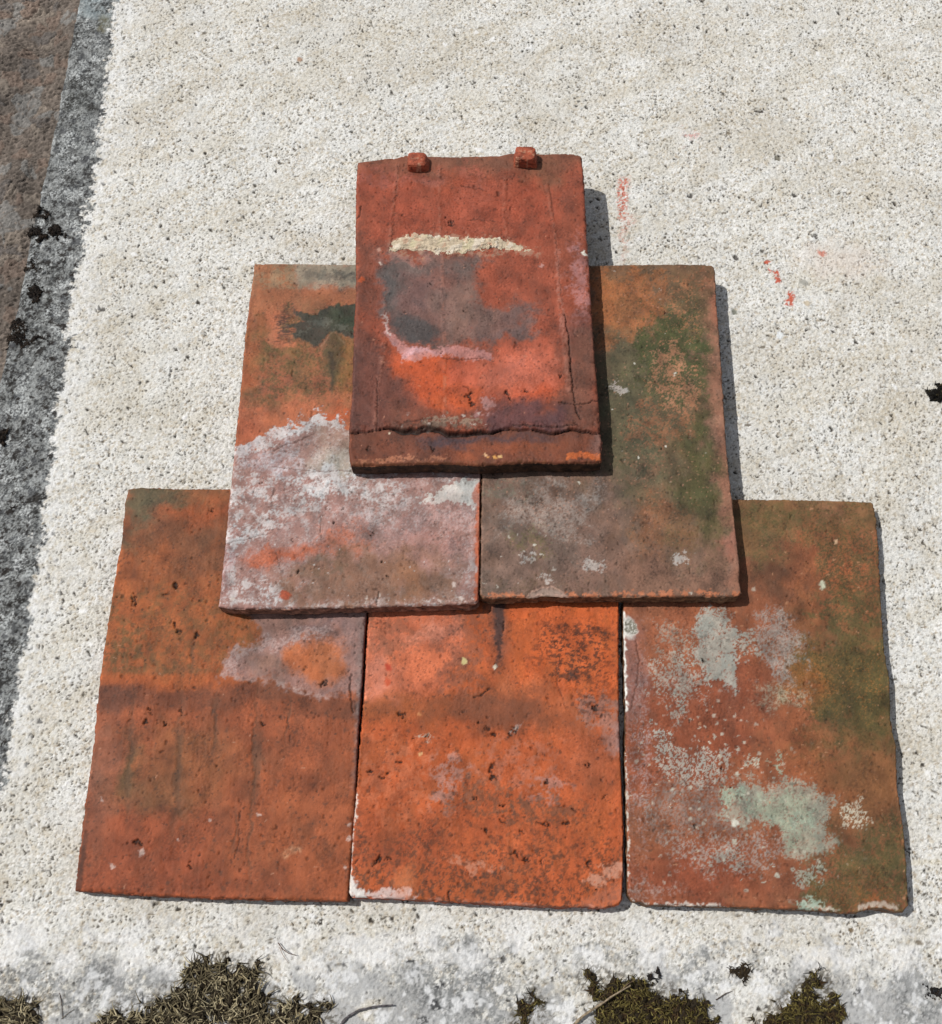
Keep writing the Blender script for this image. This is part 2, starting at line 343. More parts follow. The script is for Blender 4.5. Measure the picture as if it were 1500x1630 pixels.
# ------------------------------------------------------------------ roof tiles
def resample(P, n_pts, t=None):
    d = np.r_[0, np.cumsum(np.linalg.norm(np.diff(P, axis=0), axis=1))]; d /= d[-1]
    t = np.linspace(0, 1, n_pts) if t is None else t
    return np.stack([np.interp(t, d, P[:,k]) for k in range(2)], 1)
def ramp(nn):
    e = np.array([0, .25, .6, 1.05, 1.6, 2.3, 3.1]); return e
def tile_surface(zf, zb, left, right, bottom, top, seed, thick=13.0, step=.6):
    """outline edges are plan polylines (left/right run front to back, bottom/top run left to right)"""
    def world(P, z0, z1, side):
        P = np.array(P, float)
        if side: v = np.r_[0, np.cumsum(np.linalg.norm(np.diff(P, axis=0), axis=1))]; v /= v[-1]; z = z0+(z1-z0)*v
        else: z = np.full(len(P), z0)
        return plan(P, z)[:, :2]
    Lw, Rw = world(left, zf, zb, 1), world(right, zf, zb, 1); Bw, Tw = world(bottom, zf, zf, 0), world(top, zb, zb, 0)
    for A, i, Bq, j in ((Lw, 0, Bw, 0), (Rw, 0, Bw, -1), (Lw, -1, Tw, 0), (Rw, -1, Tw, -1)):
        mid_ = (A[i]+Bq[j])/2; A[i] = mid_; Bq[j] = mid_
    W_ = np.linalg.norm(Bw[-1]-Bw[0]); H_ = np.linalg.norm(Lw[-1]-Lw[0])
    def ax(Lg):
        e = ramp(0); inner = np.linspace(3.7, Lg-3.7, int((Lg-7.4)/step)); return np.r_[e, inner, (Lg-e)[::-1]]/Lg
    u, v = ax(W_), ax(H_)
    L_, R_, B_, T_ = resample(Lw, 0, v), resample(Rw, 0, v), resample(Bw, 0, u), resample(Tw, 0, u)
    U, Vv = np.meshgrid(u, v); U = U[..., None]; V2 = Vv[..., None]
    P = (1-U)*L_[:, None]+U*R_[:, None]+(1-V2)*B_[None]+V2*T_[None] \
        - ((1-U)*(1-V2)*L_[0]+U*(1-V2)*R_[0]+(1-U)*V2*L_[-1]+U*V2*R_[-1])
    x, y = P[..., 0].ravel(), P[..., 1].ravel()
    uu, vv = U[..., 0].ravel(), V2[..., 0].ravel()
    return dict(x=x, y=y, u=uu, v=vv, zf=zf, zb=zb, z=zf+(zb-zf)*vv, W=W_, H=H_, n=len(v), m=len(u), thick=thick, seed=seed)
def edge_dist(s):
    return np.minimum(np.minimum(s['u'], 1-s['u'])*s['W'], np.minimum(s['v'], 1-s['v'])*s['H'])
def finish_tile(s, p, h, side_col, R=1.3, front_shade_col=None, parent_name='roof_tile'):
    """h = height detail in mm; builds one closed mesh, rough sides included"""
    x, y = s['x'].copy(), s['y'].copy(); sd = s['seed']; d = edge_dist(s)
    chipn = sst(.5, 1.6, fbm(x, y, 7, sd+90, 3)); Rl = R*(1+.9*chipn)
    z = s['z'] + h*(.35+.65*sst(0, 3, d)) - np.minimum(rnd(d, Rl), 3.0)
    ed = 1-sst(0, 4, d); bite = .25+1.1*sst(.6, 1.8, fbm(x, y, 17, sd+89, 2)); jx = fbm(x, y, 9, sd+91, 4, .6)*.15*ed*bite; jy = fbm(x, y, 9, sd+92, 4, .6)*.15*ed*bite
    x += jx; y += jy
    n, m = s['n'], s['m']; I = np.arange(n*m).reshape(n, m)
    per = np.concatenate([I[0, :-1], I[:-1, -1], I[-1, :0:-1], I[:0:-1, 0]])
    V = np.stack([x, y, z], 1); pv = V[per]; pz = s['z'][per]; k = len(per)
    tn = np.roll(pv, -3, 0)-np.roll(pv, 3, 0); nrm = np.stack([tn[:,1], -tn[:,0]], 1); nrm /= np.linalg.norm(nrm, axis=1)[:, None]+1e-9
    ar = (1-sst(.2, 2.2, d+.5*noise(x, y, 3, sd+95)))*sst(.45, .75, uni(fbm(x, y, 8, sd+96, 4, .7))); p.c = p.c*(1+.38*ar)[:, None]
    Vs, Cs, rows, q = [V], [p.c], [per], len(V)
    sat = (1-p.c.min(1)/(p.c.max(1)+1e-6))[:, None]; p.c = (p.c*.92+(p.c@np.array([.25,.6,.15]))[:,None]*.08)*.91; rg = np.clip((p.c[:, :1]/(p.c[:, 1:2]+1e-6)-1.7)/2.2, 0, 1); p.c = p.c*(1-sat*rg*np.array([.03, .05, .34])); Cs[0] = p.c
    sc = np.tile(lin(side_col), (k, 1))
    if front_shade_col is not None: sc[:m] = lin(front_shade_col)
    t_ = s['thick']; dep = list(np.linspace(R+.5, t_-1.2, 9))+[t_-.3, t_]
    arc = np.r_[0, np.cumsum(np.linalg.norm(np.diff(pv[:, :2], axis=0), axis=1))]
    for dz_ in dep:
        j = fbm(arc, 0*arc+dz_*1.1, 7, sd+93, 4, .7); j2 = fbm(arc, 0*arc+dz_*3, 18, sd+94, 2)
        off = (.25 + .17*j + .3*j2*(dz_/t_)) * (1 if dz_ < t_-.5 else 0) - (1.0 if dz_ == t_ else 0)
        w = pv.copy(); w[:, :2] += nrm*off[:, None]; w[:, 2] = pz-dz_+.15*j
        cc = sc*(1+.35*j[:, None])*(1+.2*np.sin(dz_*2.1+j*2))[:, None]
        Vs.append(w); Cs.append(cc); rows.append(np.arange(q, q+k)); q += k
    Fs = [grid_faces(n, m)]
    for a, b in zip(rows[:-1], rows[1:]):
        Fs.append(np.stack([a, b, np.roll(b, -1), np.roll(a, -1)], 1))
    me = make_mesh('tile_body', np.vstack(Vs), np.vstack(Fs), extra=[rows[-1][::-1]], col=np.clip(np.vstack(Cs), .004, 1.0))
    org = np.array([x.mean(), y.mean(), s['z'].mean()-t_])
    return me, org
def clay_relief(s, amp=1.0, streak=.0):
    """sandy cast surface with drag marks and small pits; returns height, pit mask"""
    x, y, sd = s['x'], s['y'], s['seed']
    h = amp*((.015+.07*sst(.3, .8, uni(fbm(x, y, 30, sd+9, 3))))*fbm(x, y, 1.9, sd+10, 3, .8) + .09*fbm(x, y, 11, sd+11, 3) + .35*fbm(x, y, 70, sd+12, 2))
    h += streak*.045*fbm(x*2.2, y*.12, 7, sd+13, 3)*sst(.3, .8, uni(fbm(x, y, 40, sd+8, 2)))
    pit = spots(x, y*.8, 5, .3, .8, .4, sd+14, .4); big = spots(x, y, 21, .6, 1.5, .35, sd+15, .3)
    return h - .6*pit - .9*big, np.maximum(pit*.8, big)
def pits_at(p, h, pts):
    for (a, b, rx, ry, an) in pts:
        rx *= .75; ry *= .72
        m = p.blob(a, b, rx, ry, an, .35, 1.2, 2.0); h -= 1.5*m; p.lay((38, 27, 22), m, .9)
def crack(p, h, pts, w=1.0, depth=1.4, col=(35, 22, 18), warp=0, fine=.6):
    m = p.line(pts, w, warp, fine); h -= depth*m; p.lay(col, m, .8)
def base_variation(p, amt=.16):
    k = sst(.45, .95, uni(fbm(p.x*1.3, p.y*.8, 30, p.seed+31, 6, .72)))[:, None]*.42
    p.c = p.c*(1-k)+(p.c*np.array([.66, .86, .95]))*k
    p.c *= np.clip(1+amt*.85*fbm(p.x, p.y, 18, p.seed+20, 5, .62)+(.03+.08*sst(.35, .8, uni(fbm(p.x, p.y, 26, p.seed+38, 3))))*fbm(p.x, p.y, 1.9, p.seed+21, 2, .9), .4, 1.8)[:, None]
    vs = spots(p.x*1.5, p.y*.15, 3.2, .12, .42, .3, p.seed+35, .5)*sst(.3, .8, uni(fbm(p.x, p.y, 30, p.seed+36, 3))); p.c *= (1-.28*vs)[:, None]
    hz = spots(p.x*.22, p.y*1.5, 4.5, .12, .4, .2, p.seed+37, .5); p.c *= (1-.22*hz)[:, None]
    dk = spots(p.x+.4*p.fx, p.y*.7, 2.6, .25, .8, .35, p.seed+33, .5)*sst(.3, .7, uni(fbm(p.x, p.y, 20, p.seed+34, 3))); p.c *= (1-.45*dk)[:, None]
def speckle(p, col, dens, m=1.0, cell=4, r=(.3, .9), seed=0, a=.8):
    p.lay(col, spots(p.x, p.y, cell, r[0], r[1], dens, p.seed+22+seed, .4)*m, a)
def tile_paint(s, base):
    X, Y = unplan(s['x'], s['y'], s['z']); q = Paint(X, Y, s['x'], s['y'], base, s['seed']+100); q.soft_k = 1.6; return q

GROUP = 'old clay roof tiles laid out in a pyramid'
def add_tile(me, org, label):
    root = bpy.data.objects.new('roof_tile', None); scene.collection.objects.link(root)
    root.location = org*S; root.empty_display_size = .02
    tag(root, label, 'roof tile', GROUP, 'thing')
    b = link('tile_body', me, M_TILE, root, org)
    return root

# ---- bottom left tile
s = tile_surface(13, 13,
    [(119,1418),(130,1323),(138,1260),(149,1183),(156,1107),(163,1048),(172,989),(182,921),(193,866),(199,802),(204,778)],
    [(553,1435),(561,1331),(566,1247),(570,1162),(576,1082),(580,1014),(584,965),(590,870),(596,786)],
    [(119,1418),(227,1425),(354,1430),(481,1433),(553,1434)],
    [(204,778),(227,776),(278,778),(365,778),(480,782),(596,786)], 200)
p = tile_paint(s, (172, 86, 50)); h, pit = clay_relief(s, 1, 1)
X, Y = p.X, p.Y
tone = p.blob(300, 1000, 260, 90, 0, .7, 14); p.lay((168, 92, 48), tone, .85)
p.lay((120, 76, 50), p.blob(320, 860, 200, 55, 5, .7, 12), .85)
p.lay((176, 92, 48), p.blob(215, 930, 45, 60, 0, .7, 10), .6); p.lay((176, 84, 48), p.blob(330, 810, 70, 22, 0, .7), .6)
p.lay((92, 86, 60), p.poly([(190,770),(310,770),(290,795),(262,812),(240,830),(200,832)], 12, 7), .9)
p.lay((122, 92, 58), p.poly([(280,770),(380,770),(370,792),(280,802)], 12, 6), .6)
p.lay((98, 88, 58), p.blob(205, 862, 22, 12, 0, .7), .7)
p.lay((120, 82, 44), p.mottle(.45*p.blob(300, 1010, 200, 90, 0, .5, 10), w=.35), .6)
p.lay((112, 84, 44), p.mottle(.6*p.blob(200, 1030, 40, 60, 0, .6, 10), w=.4), .5); p.lay((98, 76, 46), p.blob(275, 1068, 32, 9, 0, .8, 5), .55)
LN = [(150,1093),(220,1092),(300,1096),(350,1090),(400,1082),(440,1080),(480,1094),(520,1106),(575,1108)]
low = p.poly(LN+[(620,1108),(620,1500),(90,1500),(90,1093)], 9, 2.5, .6)
p.lay((160, 82, 54), low, .92)
p.lay((186, 92, 48), p.line([(a, b-9) for a, b in LN[:-2]], 13, 2, .5), .75)
p.lay((118, 66, 46), p.line([(a, b+19) for a, b in LN], 20, 3, 1)*low, .68)
p.lay((104, 60, 48), p.blob(175, 1112, 26, 18, 0, .6)*low, .6)
p.lay((150, 70, 48), low*p.blob(230, 1400, 200, 110, 0, .7, 12), .6); p.lay((170, 90, 54), low*p.blob(470, 1330, 110, 90, 0, .8, 16), .55)
p.lay((140, 92, 50), low*p.blob(290, 1215, 80, 50, 0, .8, 10), .55); p.lay((152, 98, 78), low*p.blob(160, 1235, 24, 100, 8, .8), .6)
p.lay((88, 76, 42), p.blob(206, 1225, 12, 42, 6, .7, 5), .75); p.lay((110, 84, 50), p.blob(240, 1270, 60, 25, 0, .8, 8), .5)
for a, b, c_, w in [(210,1115,1290,4),(285,1110,1310,5),(305,1000,1080,3),(413,1150,1270,6),(345,1110,1200,3),(404,1080,1420,2.5),(460,1110,1180,2),(380,1290,1350,2)]:
    m = p.blob(a-(b-1000)*.02, (b+c_)/2, w, (c_-b)/2, 3, .6, 2, 1); p.lay((96, 66, 46), m, .6); h -= .25*m
gry = p.poly([(395,965),(600,965),(600,1090),(572,1112),(560,1104),(530,1114),(480,1102),(440,1082),(395,1076),(350,1077),(372,1050),(388,1030),(408,1018),(415,1000),(402,985)], 5, 5, 2.5)
p.lay((156, 124, 118), gry, .8); p.lay((128, 92, 78), gry*p.blob(455, 985, 50, 16, 0, .8), .6); p.lay((120, 96, 96), gry*p.blob(510, 1000, 45, 8, -10, .8), .55)
p.lay((200, 104, 54), gry*p.poly([(455,1035),(475,1022),(540,1020),(545,1070),(530,1090),(490,1092),(480,1070),(455,1060)], 10, 5, 2), .85)
p.lay((204, 178, 172), gry*p.mottle(.75*p.line([(355,1076),(392,1030),(420,1020),(436,1028),(452,1018),(476,1010),(520,1004)], 9, 3, 3), p.nf, .45), .4)
p.lay((195, 165, 155), gry*p.line([(355,1077),(440,1084),(500,1108),(540,1114)], 4, 2, 2), .6)
p.lay((156, 110, 72), gry*p.blob(425, 1060, 30, 14, 20, .8), .3); p.lay((150, 128, 122), p.blob(576, 1120, 9, 130, 1, .6, 2), .75)
for a, b, rr in [(180,1379,4.5),(225,1357,4.5),(413,1297,3.5),(333,1307,3),(550,1380,3.5),(162,1273,2),(282,1337,2),(555,1335,4),(556,1312,4)]:
    p.lay((215, 180, 165), p.blob(a, b, rr, rr, 0, .4, 1, 1.2), .85)
p.lay((214, 158, 116), p.blob(470, 1357, 8, 6, 0, .6), .6); p.lay((70, 42, 32), p.poly([(115,1425),(136,1320),(140,1330),(128,1420)], 3, 1, 1), .7)
base_variation(p); speckle(p, (84, 58, 46), .35, low, 7, (.5, 1.4), 1, .55); speckle(p, (70, 48, 38), .3, 1, 4, (.3, .7), 2, .7); speckle(p, (205, 150, 120), .15, 1, 9, (.3, .6), 3, .7)
pits_at(p, h, [(279,993,4,8,-15),(283,1008,4,6,-30),(311,1012,4,8,20),(262,948,7,3,-20),(280,934,6,4,-20),(213,955,2,16,5),(300,1378,5,6,-40),(219,1342,5,3,-40),(242,1130,3,6,0),(285,1132,2,5,10),(232,1148,5,4,0),(188,951,2,2,0),(337,810,4,2,0),(418,1152,4,4,0),(262,1155,3,3,0),(515,1089,9,4,10)])
p.lay((40, 28, 22), pit, .6)
crack(p, h, [(560,1072),(557,1090),(559,1112),(562,1135)], 1.2, 1.2); crack(p, h, [(382,1290),(380,1340),(373,1368)], .9, .6, (70,40,30)); crack(p, h, [(457,1140),(461,1165),(463,1185)], .7, .4, (80,45,35))
me, org = finish_tile(s, p, h, (120, 66, 44))
add_tile(me, org, 'orange clay tile with dark wavy line and pale grey patch, bottom row left')

# ---- bottom middle tile
s = tile_surface(13, 13,
    [(556,1420),(559,1376),(561,1330),(568,1259),(574,1174),(579,1122),(584,1034),(587,969),(592,890),(600,800)],
    [(990,1432),(991,1412),(993,1330),(990,1265),(987,1184),(985,1103),(985,972),(983,880),(980,800)],
    [(556,1423),(560,1428),(621,1430),(735,1436),(865,1443),(963,1445),(976,1443),(985,1439),(990,1433)],
    [(600,798),(980,800)], 300)
p = tile_paint(s, (196, 92, 50)); h, pit = clay_relief(s, 1, .8)
p.lay((212, 112, 84), p.poly([(570,930),(740,930),(740,1010),(715,1090),(670,1108),(600,1108),(560,1125)], 9, 5), .95)
p.lay((226, 118, 84), p.blob(670, 1055, 70, 26, 0, .6, 6), .7); p.lay((224, 150, 128), p.blob(690, 1005, 40, 10, -8, .7), .5); p.lay((214, 140, 122), p.blob(600, 1075, 26, 36, 0, .7), .5)
p.lay((164, 98, 74), p.mottle(.7*p.blob(620, 1010, 60, 30, 0, .6, 6)), .6); p.lay((146, 88, 70), p.mottle(.85*p.blob(738, 1040, 34, 70, 8, .6, 6), w=.25), .6)
p.lay((214, 98, 46), p.poly([(805,930),(1000,930),(1000,1110),(930,1100),(860,1095),(820,1050),(800,1000)], 14, 8), .8)
p.lay((212, 112, 72), p.poly([(800,1080),(850,1085),(900,1110),(925,1140),(890,1135),(850,1115),(790,1100)], 8, 4), .6)
p.lay((120, 78, 66), p.poly([(770,940),(816,940),(806,985),(806,1025),(798,1062),(792,1070),(786,1040),(778,1000)], 9, 3, 1), .75)
p.lay((58, 46, 46), p.poly([(785,930),(809,930),(802,985),(796,1030),(791,1068),(788,1020),(786,985)], 2.9, 1.5, 1), .8)
p.lay((122, 70, 50), p.blob(775, 1130, 95, 30, 0, .6, 8), .75); p.lay((132, 74, 54), p.poly([(716,1118),(770,1105),(850,1118),(880,1150),(820,1160),(720,1156)], 8, 4), .5)
p.lay((186, 84, 38), p.blob(640, 1180, 110, 60, 0, .7, 14), .55); p.lay((172, 92, 44), p.blob(600, 1130, 60, 20, 0, .7), .5)
p.lay((208, 116, 86), p.mottle(.6*p.blob(640, 1240, 90, 60, 0, .6, 10)), .45); p.lay((198, 140, 126), p.mottle(.6*p.blob(715, 1245, 34, 48, 10, .6, 6), w=.25), .7); p.lay((190, 140, 130), p.mottle(.6*p.blob(870, 1258, 30, 14, 0, .6), w=.25), .6)
p.lay((196, 120, 100), p.mottle(.5*p.blob(830, 1220, 80, 50, 0, .6), w=.3), .5)
p.lay((124, 78, 56), p.mottle(.75*p.blob(760, 1270, 60, 24, 0, .6, 8), w=.3), .7); p.lay((118, 76, 56), p.mottle(.8*p.blob(865, 1290, 60, 22, 0, .6, 8), w=.3), .7)
p.lay((168, 122, 108), p.mottle(.8*p.poly([(918,1095),(1000,1120),(1000,1200),(960,1190),(920,1150)], 12, 6), w=.3), .75); p.lay((206, 176, 170), p.blob(985, 1180, 12, 20, 0, .6), .5)
p.lay((156, 88, 68), p.blob(950, 1210, 45, 50, 0, .8), .5)
p.lay((150, 70, 44), p.blob(640, 1340, 100, 40, 0, .8, 10), .55); p.lay((158, 76, 36), p.blob(700, 1420, 120, 22, 0, .7, 6), .5)
mot = sst(.55, .75, uni(fbm(p.x, p.y*1.6, 6, 333, 4, .8)))
p.lay((48, 38, 34), mot*p.poly([(852,995),(920,990),(975,1000),(980,1080),(900,1090),(870,1070),(850,1020)], 16, 8), .75)
p.lay((46, 34, 30), p.line([(888,1002),(908,1000),(930,1008),(950,1003),(972,1008)], 5, 3, 4), .55); p.lay((60, 44, 38), p.mottle(.9*p.blob(905, 1075, 36, 9, 0, .5, 3), w=.2), .7)
p.lay((70, 52, 46), mot*p.blob(945, 1120, 28, 30, 0, .6, 6), .6)
p.lay((86, 58, 44), sst(.6, .8, uni(fbm(p.x, p.y, 5, 334, 4, .8)))*sst(1270, 1400, p.Y+20*p.wy), .7)
base_variation(p, .14)
speckle(p, (72, 50, 40), .55, sst(1240, 1400, p.Y), 6, (.7, 2.0), 1, .6); speckle(p, (80, 52, 42), .35, 1, 6, (.4, 1.2), 2, .6); speckle(p, (60, 40, 32), .4, 1, 3.5, (.25, .6), 3, .65)
p.lay((238, 232, 226), p.poly([(550,1395),(562,1400),(566,1412),(582,1420),(584,1430),(550,1430)], 3, 2, 2), .95)
p.lay((232, 205, 196), p.mottle(.9*p.poly([(584,1424),(640,1412),(660,1424),(650,1436),(584,1434)], 5, 3, 2), w=.3), .8)
p.lay((226, 130, 84), p.blob(645, 1405, 12, 22, 10, .6, 3), .6); p.lay((214, 150, 124), p.mottle(.8*p.poly([(930,1400),(960,1380),(990,1375),(992,1400),(960,1412)], 7, 4, 2), w=.3), .8)
p.lay((214, 140, 112), p.mottle(.7*p.blob(745, 1375, 50, 7, 12, .7), w=.3), .7); p.lay((208, 122, 96), p.poly([(925,1432),(990,1405),(996,1432),(960,1446),(925,1448)], 4, 2, 1), .5)
p.lay((224, 150, 130), p.line([(640,1431),(735,1436),(865,1443),(960,1445)], 3, 1, 1)*p.nb, .6)
p.lay((236, 222, 208), p.line([(556,1420),(561,1340),(568,1260)], 2.2, .5, 1)*p.nb*1.6, .7)
for a, b, rr, cc in [(739,1053,4,(225,210,140)),(788,1062,2.5,(235,225,200)),(671,1201,2.5,(235,180,120)),(668,1137,2.5,(235,150,90)),(619,1063,6,(200,60,40)),(616,1085,5,(220,90,60))]:
    p.lay(cc, p.blob(a, b, rr, rr*1.2, 0, .4, .8, 1), .9)
p.lay((132, 78, 54), p.poly([(560,1112),(700,1108),(760,1096),(860,1112),(940,1150),(940,1175),(760,1150),(560,1135)], 8, 4), .4)
pits_at(p, h, [(783,1225,4,12,0),(786,1240,8,5,0),(775,1160,6,5,40),(786,1170,7,5,0),(812,1167,3,6,30),(822,1160,7,3,-30),(762,1152,4,3,0),(802,1308,8,5,20),(774,1320,4,4,0),(830,1322,5,4,40),(612,1236,8,5,-20),(632,1215,6,4,0),(590,1228,6,3,-30),(604,1370,9,5,-25),(620,1366,6,3,0),(597,1375,3,4,0),(820,1360,4,8,-30),(838,1370,10,3,15),(860,1372,9,3,0),(900,1310,6,6,0),(866,1315,12,4,20),(870,1244,4,6,0),(940,1218,3,4,0),(963,1270,3,6,10),(640,1138,9,3,10),(948,1127,4,8,0),(680,1173,7,2,5),(662,1174,8,2,0),(952,1418,3,2,0),(938,1377,4,3,0),(755,1270,6,2,0),(799,1282,6,3,-10),(915,1288,8,3,20)])
m = p.blob(679, 1173, 12, 4, 5, .5, 2, 2); p.lay((200, 190, 170), m*(p.nf > .5), .7); m = p.blob(822, 1158, 9, 4, -30, .5, 2, 2); p.lay((190, 175, 165), m*(p.nf > .55), .7)
p.lay((40, 26, 20), pit, .6)
crack(p, h, [(755,1110),(768,1106),(772,1100),(780,1096)], 1.2, .9); crack(p, h, [(716,1438),(714,1422),(716,1418)], 1.2, 1.2); crack(p, h, [(886,1060),(888,1090),(902,1130)], .8, .5, (110,60,45)); crack(p, h, [(562,1376),(570,1368),(574,1366)], .8, .7)
crack(p, h, [(802,990),(802,1006)], 1.0, 1.2)
me, org = finish_tile(s, p, h, (150, 76, 50))
add_tile(me, org, 'bright orange pitted clay tile with white salty corner, middle of the bottom row')

# ---- bottom right tile
s = tile_surface(13, 13,
    [(1001,1424),(1000,1403),(999,1317),(996,1209),(997,1145),(994,1038),(993,973),(997,880),(1001,792)],
    [(1447,1440),(1444,1381),(1439,1317),(1429,1252),(1427,1188),(1418,1145),(1417,1081),(1409,1038),(1403,952),(1399,866),(1394,814),(1390,803)],
    [(1001,1425),(1008,1434),(1036,1440),(1152,1443),(1259,1447),(1306,1449),(1345,1453),(1370,1452),(1381,1448),(1395,1446),(1409,1447),(1424,1451),(1438,1452),(1447,1444)],
    [(1001,792),(1170,794),(1250,795),(1345,797),(1386,799),(1390,801)], 400)
p = tile_paint(s, (154, 88, 60)); h, pit = clay_relief(s, .9, .4)
p.lay((124, 94, 56), p.poly([(1150,770),(1420,770),(1420,830),(1360,860),(1290,850),(1230,900),(1150,900)], 22, 12), .9)
p.lay((168, 96, 60), p.mottle(.5*p.poly([(1280,820),(1420,820),(1420,900),(1280,900)], 16, 8), w=.3), .7); p.lay((106, 88, 48), p.mottle(.55*p.blob(1230, 815, 60, 26, 0, .7), w=.3), .7); p.lay((180, 110, 84), p.blob(1330, 815, 34, 16, 0, .7), .4)
p.lay((116, 74, 52), p.blob(1240, 925, 60, 40, 10, .7, 10), .85); p.lay((164, 92, 54), p.blob(1350, 940, 60, 50, 0, .7, 12), .6)
p.lay((150, 76, 54), p.poly([(990,1080),(1200,1060),(1230,1100),(1200,1200),(1120,1250),(990,1260)], 20, 10), .8); p.lay((150, 70, 52), p.blob(1100, 1400, 120, 40, 0, .6, 10), .7)
p.lay((182, 104, 74), p.blob(1050, 1000, 70, 40, 0, .6, 8), .6); p.lay((150, 104, 96), p.poly([(985,990),(1010,1000),(1034,1100),(1020,1130),(985,1160)], 10, 5), .75)
p.lay((164, 90, 54), p.blob(1330, 1230, 100, 90, 0, .7, 14), .7); p.lay((132, 72, 54), p.blob(1165, 1090, 30, 60, 0, .7), .5)
net = np.abs(fbm(p.x, p.y, 8, 431, 4, .75)); vein = 1-sst(.05, .4, net)
p.lay((118, 88, 50), p.mottle(.75*p.poly([(1290,800),(1440,800),(1440,1050),(1330,1030),(1300,950)], 18, 10), w=.3), .6)
p.lay((92, 86, 40), p.poly([(1270,1050),(1310,1020),(1360,1020),(1440,1030),(1440,1170),(1380,1170),(1300,1140),(1280,1100)], 18, 14), .85)
p.lay((70, 66, 34), p.mottle(.75*p.blob(1350, 1125, 85, 34, 5, .6, 10), w=.25), .8); p.lay((94, 88, 48), p.mottle(.7*p.blob(1350, 985, 50, 40, 0, .7, 10), w=.25), .7)
ora = p.poly([(1265,1050),(1440,1020),(1440,1140),(1330,1130),(1260,1110)], 20, 12); p.lay((198, 118, 48), vein*ora, .75); p.lay((186, 104, 44), p.blob(1300, 1085, 34, 28, 0, .7), .55)
p.lay((190, 106, 66), (1-sst(.1, .5, np.abs(fbm(p.x, p.y, 11, 432, 4, .7))))*p.blob(1345, 930, 60, 70, 0, .6), .6)
p.lay((88, 84, 46), p.mottle(.85*p.poly([(1300,1400),(1380,1360),(1450,1330),(1460,1460),(1260,1460),(1290,1410)], 22, 12), w=.2), .85); p.lay((88, 84, 44), p.mottle(.8*p.blob(1420, 1360, 36, 30, 0, .6), w=.2), .7); p.lay((120, 92, 58), p.mottle(.7*p.poly([(1290,1340),(1450,1290),(1460,1460),(1260,1460)], 22, 12), w=.3), .6)
p.lay((180, 88, 44), p.mottle(.6*p.blob(1380, 1420, 60, 30, 0, .7), w=.25), .7); p.lay((120, 84, 46), p.mottle(.5*p.blob(1360, 1180, 110, 40, 0, .6), w=.3), .6)
mott = lambda m, c_, a: p.lay(c_, p.mottle(m, .3*p.nb+.7*p.nf, .12), a)
mott(.6*p.poly([(1285,1040),(1430,1020),(1440,1170),(1320,1160)], 14, 10), (58, 60, 30), .75); mott(.5*p.poly([(1300,850),(1410,850),(1430,1020),(1310,1010)], 14, 10), (84, 74, 42), .7); mott(.5*p.poly([(1310,1330),(1450,1300),(1450,1450),(1280,1450)], 14, 10), (70, 70, 36), .7); mott(.4*p.poly([(1180,800),(1400,800),(1400,860),(1180,900)], 14, 10), (92, 84, 46), .6)
# lichen films
g = (176, 174, 160); gg = (166, 176, 150)
p.lay((104, 86, 46), p.poly([(1270,980),(1460,900),(1470,1460),(1280,1460),(1330,1300),(1290,1150)], 40, 16), .5)
def film(m, c_, a, w=.14):
    global h
    q = p.mottle(m*.9, .35*p.nb+.65*p.nf, w*1.2); p.lay(c_, q, a*.88); h += .16*q
film(.62*p.poly([(1045,968),(1100,1000),(1110,1060),(1070,1055),(1040,1020)], 14, 8), (170,156,138), .8)
film(.95*p.poly([(1108,968),(1150,965),(1172,1010),(1172,1080),(1165,1100),(1130,1090),(1110,1040)], 10, 7), (180,184,172), .85)
film(.66*p.poly([(1030,1050),(1110,1040),(1120,1110),(1080,1120),(1040,1100)], 14, 8), (176,172,158), .8)
film(.62*p.blob(1080, 1125, 14, 30, 0, .5), g, .8)
film(.7*p.blob(1190, 1020, 22, 20, 0, .5), g, .85)
film(.72*p.poly([(1210,980),(1250,960),(1275,1010),(1290,1060),(1250,1095),(1215,1080),(1205,1030)], 12, 8), (166,156,146), .85, .3)
film(.55*p.blob(1245, 1110, 40, 22, -10, .6), (186,168,140), .8, .3)
film(.58*p.poly([(1030,1150),(1060,1155),(1090,1180),(1160,1180),(1170,1230),(1120,1260),(1060,1270),(1040,1220)], 10, 8), (190,184,170), .9, .08)
film(.7*p.blob(1200, 1210, 16, 12, 0, .5), (190,190,170), .9, .1); film(.6*p.blob(1240, 1215, 10, 22, 0, .5), gg, .9, .1)
film(.62*p.poly([(1020,1250),(1140,1240),(1180,1270),(1170,1330),(1080,1330),(1030,1310)], 18, 10), (152,132,120), .85, .3)
film(1.05*p.poly([(1140,1255),(1180,1240),(1240,1240),(1320,1265),(1326,1320),(1300,1370),(1260,1360),(1230,1320),(1180,1310),(1145,1280)], 14, 9), (164,168,150), .8, .22)
film(.8*p.poly([(1195,1270),(1250,1250),(1300,1290),(1290,1345),(1240,1330),(1210,1300)], 12, 8), gg, .85, .25); film(.8*p.blob(1162, 1270, 24, 18, 20, .5), (168,182,156), .8)
film(.5*p.poly([(1060,1320),(1250,1330),(1240,1390),(1080,1390)], 14, 9), (170,152,140), .8); film(.7*p.blob(1155, 1365, 20, 16, 0, .5), (164,160,148), .8)
film(.55*p.poly([(1330,1285),(1370,1270),(1400,1310),(1350,1318)], 8, 5), (212,200,176), .9, .08); film(.6*p.poly([(1250,1390),(1310,1380),(1310,1410),(1255,1415)], 8, 6), (176,178,160), .9, .1)
film(.45*p.blob(1030, 1420, 60, 14, 0, .6), (190,160,146), .8, .3); film(.4*p.blob(1020, 1200, 20, 200, 0, .6), (186,166,160), .7, .3)
